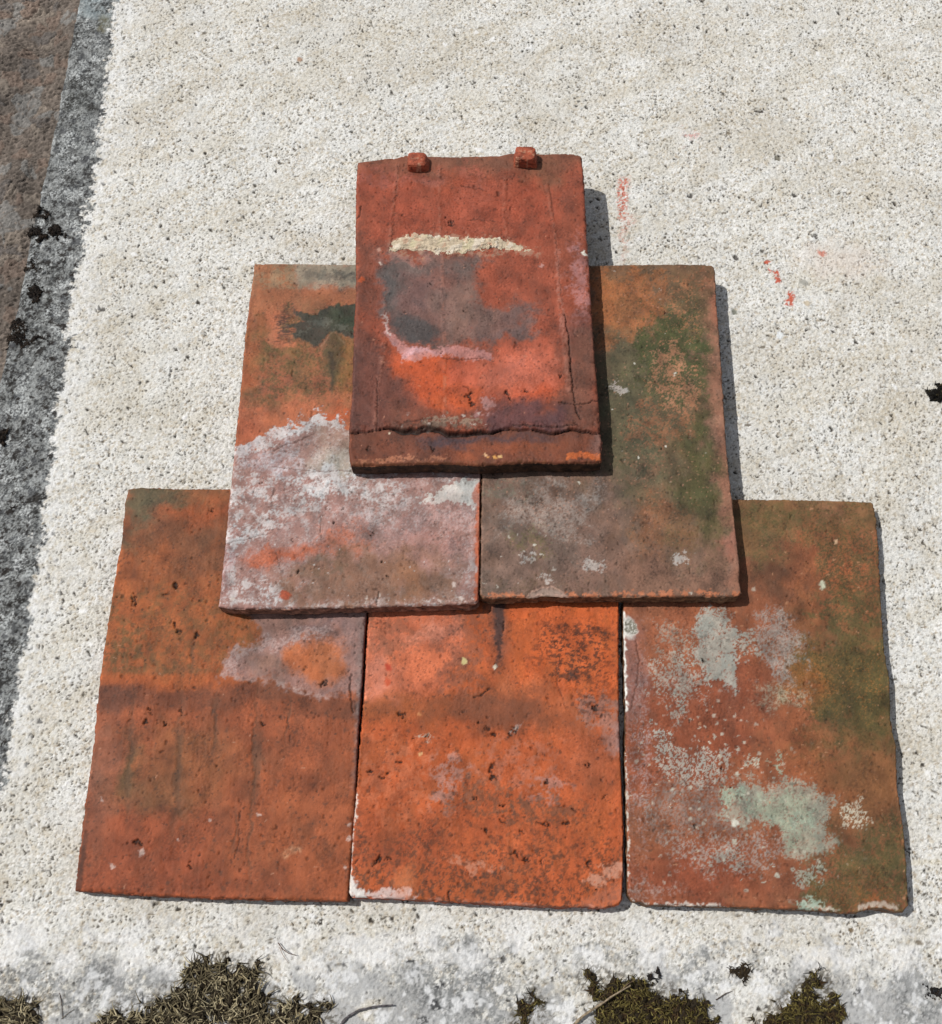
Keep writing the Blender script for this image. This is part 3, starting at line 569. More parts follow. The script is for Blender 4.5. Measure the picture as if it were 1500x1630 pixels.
speckle(p, (206, 198, 178), .35, p.blob(1120, 1230, 130, 110, 0, .5), 5, (.4, 1.2), 4, .85); speckle(p, (200, 195, 175), .3, p.blob(1180, 1370, 140, 60, 0, .5), 6, (.4, 1.3), 5, .85)
base_variation(p, .15)
speckle(p, (80, 60, 40), .4, 1, 4, (.3, .8), 1, .5); speckle(p, (210, 150, 110), .2, 1, 6, (.3, .7), 2, .6)
m = p.blob(1001, 1000, 11, 16, -10, .25, 1, 1); p.lay((236, 234, 226), m, .9); m2 = p.blob(1004, 998, 8, 11, -15, .2, 1, 1.2); p.lay((128, 124, 108), m2, .95); p.lay((226, 224, 214), m2*p.mottle(.35*np.ones(len(p.X)), p.nf, .1), .8); h -= .7*m2; h += .3*m
p.lay((238, 236, 228), p.line([(992,975),(993,1038),(995,1100),(996,1130)], 3.5, .5, 1), .95); p.lay((220, 214, 200), p.line([(996,1190),(998,1260),(999,1320),(1000,1400)], 2.6, .5, 1.2)*sst(.3, .5, p.nb), .8)
p.lay((226, 216, 204), p.line([(1004,1434),(1036,1440),(1152,1443)], 3.5, 1, 1.5)*sst(.3, .55, p.nb), .8); p.lay((220, 216, 196), p.line([(1280,1438),(1306,1444),(1330,1449)], 3, 1, 1.5), .7); p.lay((196, 178, 160), p.line([(1368,1446),(1385,1440),(1405,1440),(1428,1447)], 4, 1, 1.5), .85)
p.lay((176, 196, 176), p.mottle(.8*p.blob(1290, 1442, 30, 9, 0, .6), w=.2), .8)
for a, b, rr, cc in [(1309,931,5,(205,208,180)),(1121,1052,4,(60,52,40)),(1332,862,3,(220,180,140)),(1170,1309,6,(225,222,206)),(1200,939,3,(190,170,150))]:
    p.lay(cc, p.blob(a, b, rr, rr, 0, .35, .8, 1), .9)
pits_at(p, h, [(1121,1052,3,5,30),(1104,1315,3,4,-30),(1160,1254,2,4,0),(1290,960,2,2,0),(1284,900,2,2,0),(1150,1225,2,3,0),(1099,1146,2,3,0),(1028,1218,2,3,0)])
p.lay((40, 28, 20), pit, .4)
crack(p, h, [(1299,1385),(1299,1436)], .6, .3, (120,130,100)); crack(p, h, [(1012,1020),(1018,1050),(1014,1090),(1004,1130)], 1.2, .7, (110,66,54))
me, org = finish_tile(s, p, h, (110, 78, 54))
add_tile(me, org, 'clay tile crusted with pale green grey lichen, right end of the bottom row')

# ---- middle row, left tile
s = tile_surface(27.5, 21.5,
    [(348,964),(351,940),(356,890),(363,820),(370,750),(375,700),(383,620),(390,540),(397,480),(403,440),(405,420)],
    [(761,953),(763,900),(764,800),(765,755),(766,600),(767,421)],
    [(348,966),(370,969),(400,968),(470,968),(560,966),(650,964),(740,961),(757,959),(761,955)],
    [(405,419),(480,419),(570,421),(767,421)], 500)
p = tile_paint(s, (166, 96, 70)); h, pit = clay_relief(s, 1, .4)
p.lay((172, 114, 78), p.poly([(390,410),(480,410),(480,452),(430,462),(390,466)], 10, 5), .8)
p.lay((152, 132, 100), p.mottle(.8*p.blob(450, 440, 50, 16, 0, .7), w=.3), .6)
p.lay((154, 142, 122), p.poly([(468,410),(620,410),(620,462),(560,460),(520,458),(480,452),(466,434)], 6, 4), .9)
p.lay((110, 102, 92), p.line([(490,434),(520,440),(545,436),(575,448)], 7, 3, 3), .55); p.lay((96, 88, 78), p.line([(530,432),(545,440),(570,440)], 3, 2, 2), .6)
p.lay((170, 104, 72), p.poly([(395,465),(450,458),(530,464),(600,468),(600,486),(500,488),(400,500)], 8, 4), .85)
mid = p.poly([(395,490),(600,486),(600,650),(380,655)], 14, 8)
p.lay((146, 98, 62), mid*sst(.3, .7, uni(fbm(p.x, p.y, 20, 531, 4))), .85)
p.lay((100, 82, 48), p.mottle(.42*mid, .6*p.nb+.4*p.nf, .22), .8); p.lay((160, 112, 44), mid*p.blob(570, 600, 40, 45, 0, .7), .5); p.lay((112, 96, 46), mid*p.blob(430, 560, 60, 30, 0, .8), .35)
p.lay((212, 120, 88), p.poly([(420,500),(445,495),(452,510),(440,525),(452,540),(480,548),(440,552),(422,530)], 5, 3, 2), .85); p.lay((196, 106, 68), p.blob(400, 560, 14, 60, 5, .8), .5)
p.lay((168, 84, 50), p.blob(388, 620, 10, 60, 5, .8), .5)
p.lay((206, 116, 82), p.poly([(385,655),(450,640),(500,645),(560,630),(620,640),(620,690),(480,690),(400,720),(372,720)], 14, 8), .75); p.lay((176, 88, 66), p.blob(395, 680, 22, 26, 0, .6, 5), .7)
p.lay((204, 84, 50), p.blob(540, 662, 22, 12, 0, .6), .5)
# dark flame mark and its arrow
st_ = p.poly([(436,500),(470,494),(470,540),(436,540)], 6, 3, 2); p.lay((86, 56, 48), st_*sst(.25, .7, uni(fbm(p.x*.35, p.y*2.2, 3, 532, 3))), .85)
bird = p.poly([(468,492),(478,496),(500,502),(512,494),(530,488),(570,484),(620,486),(620,545),(560,540),(545,534),(530,529),(520,536),(510,552),(490,546),(465,536),(470,522),(450,516),(486,512),(474,504)], 2.2, 1.5, 1.2)
p.lay((64, 62, 52), bird, .95); p.lay((58, 72, 50), bird*p.blob(550, 508, 36, 16, 0, .8), .7); p.lay((110, 108, 96), bird*p.mottle(.7*p.line([(480,530),(500,520),(530,516),(545,520)], 7, 3, 2), w=.3), .5); h += .35*bird
arr = p.poly([(531,529),(549,549),(541,585),(530,628),(524,612),(520,575),(513,552)], 4, 1.2, 1); p.lay((92, 76, 46), arr, .85); p.lay((60, 50, 38), p.poly([(526,560),(533,560),(529,628),(525,612)], 3, 1, 1), .6)
p.lay((176, 152, 128), p.line([(512,551),(531,529),(549,549)], 1.6, .5, .6), .15); h += .3*arr
# the lime-bleached lower part
wt = p.poly([(340,712),(374,711),(398,710),(412,700),(428,690),(444,686),(462,678),(488,668),(504,655),(516,660),(526,668),(540,664),(552,676),(575,680),(800,690),(800,1000),(330,1000)], 2.5, 4, 3.5)
p.lay((166, 126, 116), wt, .93)
p.lay((176, 130, 122), wt*uni(fbm(p.x, p.y, 34, 533, 4)), .5); p.lay((150, 138, 116), wt*p.blob(550, 710, 40, 40, 0, .7, 8), .5); p.lay((196, 190, 176), wt*p.blob(540, 738, 50, 14, 0, .7, 6), .7)
def lime(m, a=.9, w=.16, c_=(222, 216, 214)):
    global h
    q = wt*p.mottle(m, .6*p.nb+.4*p.nf, w*1.5); p.lay(c_, q, a*.85); h += .14*q
lime(.8*p.line([(374,716),(412,706),(430,694),(470,682),(504,664),(520,668),(540,670)], 13, 3, 3), .8)
lime(.6*p.blob(430, 735, 60, 24, 10, .6, 8), .7, .3, (200,190,196)); lime(.85*p.blob(520, 760, 50, 18, -5, .6, 8)); lime(.8*p.blob(505, 780, 22, 20, 0, .6, 5)); lime(.6*p.blob(580, 770, 60, 22, 0, .7, 8), .7, .3)
lime(.55*p.blob(410, 775, 50, 20, -15, .6, 8), .7); lime(.6*p.blob(480, 800, 60, 14, -10, .6, 8), .6)
lime(1.3*p.poly([(668,796),(690,785),(705,772),(725,766),(762,762),(768,800),(757,808),(735,802),(700,799)], 3, 3, 3), .92, .2, (222,218,210))
lime(.6*p.blob(620, 800, 60, 18, 15, .6, 8), .7, .25); lime(.6*p.blob(600, 825, 45, 16, 0, .7, 8), .65, .3); lime(.55*p.blob(720, 830, 60, 24, 0, .7, 8), .6, .3)
lime(.7*p.poly([(360,840),(440,810),(460,830),(400,860),(380,900),(400,930),(430,950),(380,950),(352,930)], 12, 8), .75); lime(.62*p.blob(440, 935, 30, 20, 0, .6, 6), .8); lime(.5*p.blob(370, 840, 14, 90, 5, .7, 4), .7); lime(.5*p.blob(745, 870, 14, 60, 0, .7), .5); lime(.35*wt, .4, .2)
lime(.5*p.line([(350,958),(480,962),(600,960),(750,955)], 6, 1, 3), .7)
p.lay((186, 124, 112), wt*p.mottle(.6*p.blob(690, 850, 110, 50, 0, .7, 10), w=.4), .6); p.lay((192, 100, 72), wt*p.mottle(.85*p.blob(545, 862, 34, 26, 0, .7, 6), w=.4), .7)
p.lay((140, 98, 72), wt*p.poly([(470,905),(540,880),(640,870),(720,900),(740,960),(560,970),(470,960),(440,920)], 16, 10), .8); p.lay((112, 86, 60), wt*p.mottle(.6*p.blob(520, 900, 50, 20, -15, .7, 6), w=.35), .6); p.lay((170, 112, 74), wt*p.blob(650, 925, 22, 26, 0, .7, 5), .55)
p.lay((198, 96, 66), wt*p.poly([(390,893),(405,882),(430,876),(470,868),(520,868),(500,882),(450,890),(430,902),(405,902)], 6, 3, 2), .85); p.lay((176, 76, 52), p.blob(454, 946, 11, 6.5, 0, .2, 1, 1), .95); p.lay((206, 120, 96), p.blob(415, 888, 12, 5, 0, .5), .6)
p.lay((160, 108, 108), wt*p.blob(362, 900, 12, 40, 5, .7), .5); p.lay((200, 88, 52), p.poly([(752,790),(758,806),(757,900),(756,955),(770,955),(770,765),(760,770)], 2, 1.5, 1), .75)
base_variation(p, .13)
speckle(p, (232, 228, 226), .25, wt*sst(.4, .8, uni(fbm(p.x, p.y, 18, 577, 3))), 3.2, (.15, .6), 1, .6); speckle(p, (90, 66, 54), .35, 1, 4, (.25, .7), 2, .6); speckle(p, (236, 226, 214), .35, wt*sst(935, 960, p.Y), 7, (.25, 1), 3, .7); speckle(p, (70, 50, 40), .3, mid, 3, (.3, .7), 4, .5)
for a, b, rr in [(722,931,4),(735,952,3),(700,956,3)]: p.lay((225, 205, 195), p.blob(a, b, rr, rr, 0, .4, 1, 1), .8)
h += wt*(.12*(p.nf-.5)+.25*(p.nb-.5))
crack(p, h, [(435,717),(455,708),(480,700),(500,690)], 1, .7, (110,80,72)); crack(p, h, [(435,742),(500,750),(560,749),(580,752)], .8, .5, (130,104,96)); crack(p, h, [(510,822),(512,860)], .7, .4, (110,80,70)); crack(p, h, [(603,940),(600,962)], .9, .9, (60,45,38)); crack(p, h, [(352,868),(400,856),(420,850)], .7, .4, (120,100,96)); crack(p, h, [(440,880),(446,905)], .7, .4, (90,60,50))
pits_at(p, h, [(467,858,2,3,20),(532,831,3,2,0),(608,892,3,3,0),(617,920,2,3,0),(589,849,2,3,0),(412,770,2,2,0),(545,812,2,2,0),(476,912,3,2,0)])
p.lay((60, 42, 36), pit, .5)
me, org = finish_tile(s, p, h, (132, 96, 80))
add_tile(me, org, 'lime bleached clay tile with dark flame shaped stain, left one of the middle row')

# ---- middle row, right tile
s = tile_surface(27.5, 21.5,
    [(765,944),(766,900),(767,820),(768,760),(770,600),(771,421)],
    [(1181,942),(1177,925),(1178,905),(1172,850),(1165,790),(1157,720),(1152,640),(1147,560),(1140,470),(1139,440),(1138,425)],
    [(765,946),(771,950),(786,952),(820,950),(850,950),(862,947),(885,948),(905,950),(967,949),(1076,949),(1150,949),(1176,948),(1181,944)],
    [(771,421),(945,422),(1000,421),(1080,420),(1121,421),(1133,422),(1137,426)], 600)
p = tile_paint(s, (128, 94, 74)); h, pit = clay_relief(s, 1, .2)
nn = .5*p.nb+.5*p.nf; mt = lambda m, c_, a, w=.22: p.lay(c_, p.mottle(m, nn, w), a)
p.lay((118, 88, 58), p.poly([(930,410),(1150,410),(1150,500),(1080,500),(1060,450),(930,440)], 16, 8), .85)
p.lay((94, 86, 52), p.poly([(960,520),(1060,470),(1140,470),(1150,700),(1150,880),(1080,900),(1020,800),(960,720)], 34, 14), .55)
mt(.85*p.poly([(935,430),(1040,430),(1070,460),(1050,520),(1010,550),(940,540)], 18, 9), (184, 106, 60), .7, .35); mt(.35*p.poly([(935,430),(1060,430),(1050,540),(940,550)], 14, 8), (110, 84, 52), .7)
p.lay((196, 112, 54), p.blob(965, 470, 30, 45, 0, .8), .3); mt(.5*p.blob(1110, 445, 30, 20, 0, .7), (160, 96, 66), .6)
p.lay((92, 88, 62), p.poly([(940,545),(1010,540),(1060,600),(1060,760),(1000,790),(940,740)], 24, 12), .8)
mt(.95*p.poly([(1035,520),(1060,490),(1100,495),(1125,540),(1125,620),(1100,650),(1060,640),(1030,590),(1010,550)], 16, 9), (80, 84, 46), .85, .35)
mt(.75*p.blob(1075, 570, 60, 90, 0, .6, 10), (78, 82, 44), .8)
pk = p.poly([(1040,545),(1080,535),(1110,570),(1120,640),(1110,680),(1060,650),(1030,600)], 14, 8); mt(.55*pk, (186, 126, 94), .75, .12); mt(.42*p.poly([(1040,450),(1110,450),(1120,540),(1050,520)], 14, 8), (170, 112, 78), .8, .12)
mt(.55*p.poly([(1000,640),(1110,650),(1090,720),(1040,720),(1000,690)], 14, 8), (160, 102, 70), .7, .2)
p.lay((84, 82, 42), p.poly([(1090,680),(1128,670),(1140,760),(1142,860),(1125,850),(1095,800)], 16, 8), .85); mt(.6*p.blob(1090, 790, 30, 60, 10, .7), (84, 80, 46), .7); mt(.5*p.blob(1030, 745, 40, 40, 0, .7), (142, 100, 74), .6)
p.lay((162, 108, 86), p.poly([(1125,440),(1142,440),(1185,790),(1190,940),(1160,930),(1150,820),(1138,700),(1130,560)], 9, 5), .75); p.lay((176, 104, 82), p.poly([(1134,470),(1146,470),(1152,520),(1140,520)], 4, 2), .6); p.lay((196, 112, 94), p.blob(1170, 860, 14, 26, 0, .6), .5)
mt(.7*p.poly([(1010,790),(1110,800),(1110,880),(1040,890),(1000,860)], 16, 8), (150, 96, 64), .7, .35); mt(.5*p.blob(1100, 870, 50, 50, 0, .7), (104, 88, 52), .7)
p.lay((130, 104, 92), p.poly([(760,750),(980,770),(980,960),(760,960)], 26, 14), .7); mt(.6*p.poly([(780,770),(960,780),(940,860),(800,850)], 20, 10), (168, 152, 142), .65, .3); mt(.5*p.blob(800, 780, 50, 18, 0, .7), (110, 100, 78), .7)
mt(.55*p.blob(850, 865, 40, 30, 0, .7), (120, 106, 64), .6); mt(.45*p.blob(870, 930, 120, 24, 0, .7), (108, 86, 62), .6); p.lay((150, 106, 88), p.poly([(930,880),(1180,860),(1180,950),(900,950)], 24, 12), .4)
for a, b, rx, ry in [(840,890,14,6),(945,900,18,12),(1087,890,14,8),(985,613,12,10),(870,925,10,5)]: mt(.8*p.blob(a, b, rx, ry, 0, .6, 3, 2), (190, 178, 170), .8, .12)
base_variation(p, .17)
speckle(p, (220, 214, 200), .25, 1, 11, (.2, .6), 1, .75); speckle(p, (214, 150, 120), .4, p.blob(950, 620, 300, 300, 0, .3), 3, (.2, .6), 2, .4); speckle(p, (60, 50, 36), .45, 1, 3, (.25, .7), 3, .55); speckle(p, (230, 224, 212), .5, p.blob(830, 900, 60, 50, 0, .5), 8, (.4, 1.1), 4, .8)
for a, b, rr in [(1075,596,4.5),(850,869,4),(1062,712,3),(1009,580,3.5),(923,766,3),(976,651,2),(1016,728,3)]: p.lay((232, 228, 214), p.blob(a, b, rr*.6, rr*.55, 0, .35, 1, 1), .85)
rim = p.line([(768,948),(820,948),(905,948),(1000,945),(1080,945),(1176,944)], 4.5, 1, 2); p.lay((206, 124, 88), rim*sst(.25, .5, p.nb), .85)
ch = p.poly([(838,952),(848,942),(862,936),(880,935),(896,942),(908,953)], 2, .8, 1); p.lay((172, 146, 132), ch, .85); h -= 1.6*ch
crack(p, h, [(836,952),(846,941),(862,934),(880,934),(896,941)], 1.3, .8, (200,160,140))
pits_at(p, h, [(1062,497,4,1.5,0),(1054,712,2,3,0),(988,879,2,2,0)])
p.lay((50, 38, 28), pit, .55)
me, org = finish_tile(s, p, h, (112, 84, 62))
add_tile(me, org, 'brown clay tile with green algae patches, right one of the middle row')

# ---- top tile, laid face down
s = tile_surface(42.0, 36.5,
    [(559,738),(556,725),(556,690),(561,620),(564,520),(567,470),(567,400),(567,290),(570,258)],
    [(958,734),(958,700),(956,690),(953,640),(947,570),(942,500),(938,430),(934,380),(930,290),(926,249)],
    [(560,742),(600,740),(640,738),(700,737),(737,738),(760,740),(800,738),(850,735),(900,737),(950,735),(957,733)],
    [(570,256),(590,255),(615,251),(632,250),(645,246),(690,248),(720,249),(770,247),(795,247),(812,243),(862,244),(900,243),(918,244),(926,248)], 700, 15)
s['z'] = s['z'] + 1.2*4*s['v']*(1-s['v'])
X0, Y0 = unplan(s['x'], s['y'], s['z'])
p = tile_paint(s, (164, 80, 64)); h, pit = clay_relief(s, 1.25, .3)
LIP = [(545,684),(563,686),(580,687),(600,683),(628,681),(640,685),(655,684),(665,686),(680,683),(700,682),(712,689),(740,690),(760,687),(785,686),(800,682),(815,680),(845,684),(880,687),(895,686),(912,683),(930,686),(945,689),(975,683)]
p.lay((130, 84, 64), sst(284, 256, p.Y+4*p.wy), .7); p.lay((114, 88, 62), p.blob(868, 275, 22, 22, 0, .7), .55); p.lay((120, 86, 66), p.blob(740, 262, 60, 18, 0, .8), .4)
p.lay((176, 96, 90), p.mottle(.8*p.blob(620, 285, 50, 12, 0, .7), w=.4), .5); p.lay((182, 104, 92), p.blob(680, 290, 26, 6, 0, .6, 3), .6)
p.lay((184, 98, 86), p.mottle(.8*p.blob(750, 320, 26, 50, 0, .7), w=.4), .7); p.lay((180, 84, 56), p.blob(715, 305, 22, 20, 0, .7), .5)
p.lay((176, 78, 60), p.poly([(590,300),(880,300),(900,370),(600,370)], 20, 8), .45); p.lay((128, 70, 56), p.blob(905, 380, 26, 50, 0, .8), .5)
p.lay((112, 66, 54), p.poly([(560,370),(600,392),(600,500),(588,560),(560,580)], 14, 6), .75); p.lay((148, 100, 86), p.blob(603, 398, 10, 10, 0, .6), .5)
gp = p.poly([(614,405),(700,405),(768,405),(765,440),(750,470),(775,486),(830,486),(858,483),(863,492),(845,508),(850,525),(862,532),(850,543),(770,541),(730,546),(700,550),(688,555),(655,548),(630,532),(612,505),(604,470),(606,430)], 8, 7, 2)
p.lay((118, 92, 84), gp, .8); p.lay((150, 116, 100), gp*p.blob(735, 490, 34, 50, 0, .8, 8), .55); p.lay((118, 88, 86), gp*p.blob(660, 470, 50, 30, 0, .8), .5)
p.lay((106, 92, 86), gp*p.poly([(612,415),(632,405),(700,425),(770,415),(764,440),(690,438),(640,440),(630,480),(640,500),(612,500)], 8, 4), .8); p.lay((92, 86, 84), gp*p.blob(620, 455, 11, 42, 0, .7, 3), .7)
p.lay((76, 72, 71), gp*p.poly([(620,510),(640,500),(670,510),(698,528),(692,550),(660,548),(635,535)], 5, 2.5, 1.5), .9); p.lay((114, 92, 88), gp*p.blob(820, 500, 40, 10, -10, .8), .5); p.lay((104, 88, 86), gp*p.blob(810, 530, 50, 8, 0, .8), .5); p.lay((158, 96, 84), gp*p.blob(700, 445, 24, 12, 0, .7), .4)
p.lay((168, 120, 110), p.mottle(.7*p.blob(660, 410, 50, 8, 0, .6), w=.4), .5)
lo = p.poly([(600,540),(625,540),(645,560),(760,560),(905,540),(900,600),(880,640),(800,648),(760,640),(720,660),(690,652),(662,625),(630,596),(615,580)], 9, 4, 1.5)
p.lay((196, 88, 66), lo, .85); p.lay((206, 86, 44), lo*p.poly([(625,560),(705,570),(706,640),(690,650),(650,612),(625,590)], 8, 4), .9); p.lay((216, 118, 104), lo*p.blob(830, 585, 60, 34, -10, .8), .7); p.lay((214, 92, 44), lo*p.blob(730, 635, 30, 16, 0, .7), .7); p.lay((206, 84, 46), lo*p.blob(850, 625, 34, 14, 0, .7), .7)
pkk = p.poly([(608,518),(616,515),(628,534),(652,552),(690,556),(706,550),(785,556),(784,570),(760,574),(730,570),(704,566),(690,570),(655,577),(642,577),(640,562),(622,545)], 2, 1.5, 2); p.lay((204, 142, 138), pkk, .7); p.lay((226, 178, 184), pkk*p.blob(665, 562, 30, 10, 0, .6), .6); p.lay((214, 200, 192), p.line([(612,500),(613,518),(622,534)], 2.5, 1, 1.5), .6)
p.lay((198, 136, 134), p.mottle(.85*p.blob(925, 450, 16, 60, -3, .7), w=.45), .6); p.lay((110, 70, 64), p.blob(925, 530, 26, 34, 20, .7, 4), .75)
p.lay((108, 64, 56), p.poly([(560,560),(585,530),(608,560),(640,600),(665,640),(650,690),(555,690)], 12, 5), .85); p.lay((90, 62, 58), p.blob(563, 620, 8, 80, 2, .7, 2), .6); p.lay((168, 78, 62), p.poly([(575,492),(600,510),(612,545),(590,530),(573,505)], 6, 3), .5)
p.lay((112, 72, 58), p.poly([(900,540),(960,520),(965,690),(880,690),(890,620)], 14, 6), .85); p.lay((124, 70, 54), p.poly([(620,645),(700,655),(770,655),(770,680),(620,684)], 10, 4), .7)
p.lay((94, 62, 66), p.poly([(775,655),(800,640),(900,648),(900,690),(770,690)], 12, 6), .85); p.lay((200, 150, 146), p.mottle(.8*p.blob(776, 648, 14, 14, 0, .6), w=.3), .6)
strip = p.poly(LIP+[(990,800),(540,800)], 1.5, 0, .8); p.lay((122, 68, 52), strip, .92); p.lay((74, 62, 68), strip*p.poly([(670,705),(700,694),(790,690),(870,692),(888,700),(850,702),(780,698),(720,712),(690,716)], 6, 3, 2), .85); p.lay((160, 82, 54), strip*p.blob(850, 712, 60, 12, -5, .7, 5), .55); p.lay((168, 86, 58), strip*p.blob(745, 722, 22, 12, 0, .7, 4), .6)
p.lay((212, 104, 54), strip*p.mottle(1.0*p.poly([(903,722),(955,720),(955,731),(903,730)], 2.5, 1, 1.5), w=.3), .9); p.lay((196, 124, 92), strip*p.mottle(.8*p.line([(575,733),(620,731),(680,730),(710,728)], 4, 1, 2), w=.2), .7); p.lay((130, 96, 88), strip*p.blob(950, 700, 14, 14, 0, .7), .6)
base_variation(p, .13)
speckle(p, (206, 190, 178), .5, p.poly([(640,660),(775,645),(775,690),(640,688)], 6, 4), 6, (.5, 1.6), 1, .8); speckle(p, (70, 44, 38), .35, 1, 3.5, (.25, .7), 2, .6); speckle(p, (220, 150, 120), .2, 1, 9, (.3, .6), 3, .7)
p.lay((160, 134, 112), p.mottle(.7*p.line([(680,672),(720,668),(770,678)], 9, 2, 3), w=.25), .8)
for a, b, rr, cc in [(773,724,3.5,(240,190,140)),(788,729,4,(236,170,80)),(797,727,3,(236,190,120)),(777,728,2.5,(230,160,90)),(620,687,2.5,(240,220,190)),(575,446,5,(190,80,40)),(607,418,2.5,(225,200,185)),(862,423,4,(206,150,140)),(929,402,3,(246,240,224)),(933,406,3,(240,236,222)),(605,397,4,(200,150,130))]:
    p.lay(cc, p.blob(a, b, rr, rr*.8, 0, .35, .8, 1), .9)
p.lay((70, 60, 36), strip*0, 0)
p.lay((196, 168, 138), p.mottle(.5*p.poly([(612,402),(622,382),(700,368),(800,376),(860,398),(860,410),(700,410)], 5, 3, 2), w=.35), .4)
# raised drag lines of the mould
def ridge(pts, w, hgt, a=.35):
    global h
    m = p.line(pts, w*1.35, 0, .5); h += hgt*.7*m*sst(.1, .6, uni(fbm(p.x, p.y, 9, 790, 3))); p.lay((186, 122, 104), m*sst(.35, .8, p.nb), a*.8)
ridge([(633,262),(631,290),(624,350),(621,390)], 2.6, .8, .4); ridge([(612,545),(606,585),(600,620),(597,683)], 3, .7, .55); ridge([(614,460),(613,500)], 2.5, .5, .4)
ridge([(699,262),(700,300),(701,372)], 2, .6); ridge([(704,410),(705,500),(708,560),(709,680)], 2.4, .5, .5); ridge([(805,285),(803,330),(806,372)], 2.4, .6); ridge([(870,290),(877,330),(884,370),(888,420),(891,480)], 2.2, .6)
ridge([(891,480),(896,500),(899,530),(903,580),(906,620)], 3.6, 1.0, .5); p.lay((190, 122, 108), p.line([(888,400),(891,470),(896,500),(894,520)], 3.5, .5, 2), .5)
crack(p, h, [(634,264),(632,290),(627,350),(622,392)], .5, .4, (90,50,42)); crack(p, h, [(899,500),(906,540),(910,590),(914,630),(918,655),(925,668)], 1.0, 1.6, (40,24,20)); crack(p, h, [(890,640),(910,644),(930,643),(945,638),(958,639)], 1.0, 1.3, (40,24,20))
crack(p, h, [(875,292),(881,340),(887,400),(893,470)], .5, .4, (100,54,44)); crack(p, h, [(600,600),(601,640),(600,684)], .8, .8, (70,40,34)); crack(p, h, [(575,329),(573,342),(568,345)], 1.2, 1.2); crack(p, h, [(735,297),(760,300),(775,303)], .9, .8, (100,52,44)); crack(p, h, [(745,350),(765,349),(790,352)], .8, .5, (110,58,48)); crack(p, h, [(706,570),(735,572),(770,569)], .9, .6, (120,58,46))
lam = 1-sst(.02, .22, np.abs(fbm(p.x*.5, p.y*1.5, 8, 731, 4, .7))); m = lam*p.poly([(640,292),(860,292),(860,372),(640,372)], 14, 6); h -= .35*m; p.lay((126, 62, 50), m, .45)
# the lip: the sheet in front lies lower, with a torn open joint
h -= 1.3*strip*(1-sst(686, 735, p.Y))
wid = .9+3.6*p.blob(715, 686, 60, 30, 0, .7, 1, 0)+2.4*p.blob(655, 684, 26, 30, 0, .6, 1, 0)+.8*p.blob(890, 686, 40, 30, 0, .5)
P_ = np.array(LIP, float); dl = seg_dist(p.X, p.Y+1.0*fbm(p.x, p.y*.15, 16, 771, 2)-1.2, P_); jm = 1-sst(wid*.5, wid*1.1, dl); h -= 3.0*jm; p.lay((30, 20, 18), jm, .9)
up = p.line([(a, b-6) for a, b in LIP], 5, 0, .6)*(1-strip); h += .9*up*sst(.2, .8, p.nb); crack(p, h, [(815,677),(850,678),(880,681),(905,677),(920,676)], 1.1, 1.2, (60,36,32)); crack(p, h, [(645,672),(668,668),(690,666)], .9, .8, (80,44,38))
p.lay((84, 62, 50), p.mottle(.8*p.line([(640,678),(700,676),(770,682)], 7, 1, 3), w=.3), .6)
pits_at(p, h, [(806,627,4,4,0),(812,633,4,2,0),(836,622,4,4,0),(745,630,6,5,0),(752,640,5,3,30),(719,353,5,2.5,-45),(710,344,3,2,-30),(892,600,3,4,0),(738,494,2,3,0),(700,560,2,2,0),(683,455,3,2,0),(878,584,2,2,0),(687,715,3,3,0),(616,728,3,3,0),(585,714,3,2,0),(808,285,4,2,-20)])
p.lay((40, 24, 20), pit, .5)
# front edge: crumbled, darker, slightly olive
p.lay((120, 76, 44), sst(730, 742, p.Y+3*p.fy), .5)
h += 1.1*p.blob(664, 262, 30, 20, 0, .6, 2, .5)+1.1*p.blob(837, 257, 32, 20, 0, .6, 2, .5)
me, org = finish_tile(s, p, h, (104, 58, 46), R=1.9, front_shade_col=(62, 40, 26))  # front face: dirty brown, darkened further to paint its shade into the colour
top = add_tile(me, org, 'red face down clay tile with two nibs and mortar streak, topping the pile')
sT, pT, hT = s, p, h

def lump(name, P, col_fn, h_fn, mat, parent, org):
    pass
def surf_z(X, Y):
    """height of the top tile's surface at plan coordinates (tilted plane with a slight bow)"""
    v = np.clip((738-np.asarray(Y, float))/(738-250), 0, 1); v = v*1.0
    return 42.0+(36.5-42.0)*v+1.2*4*v*(1-v)

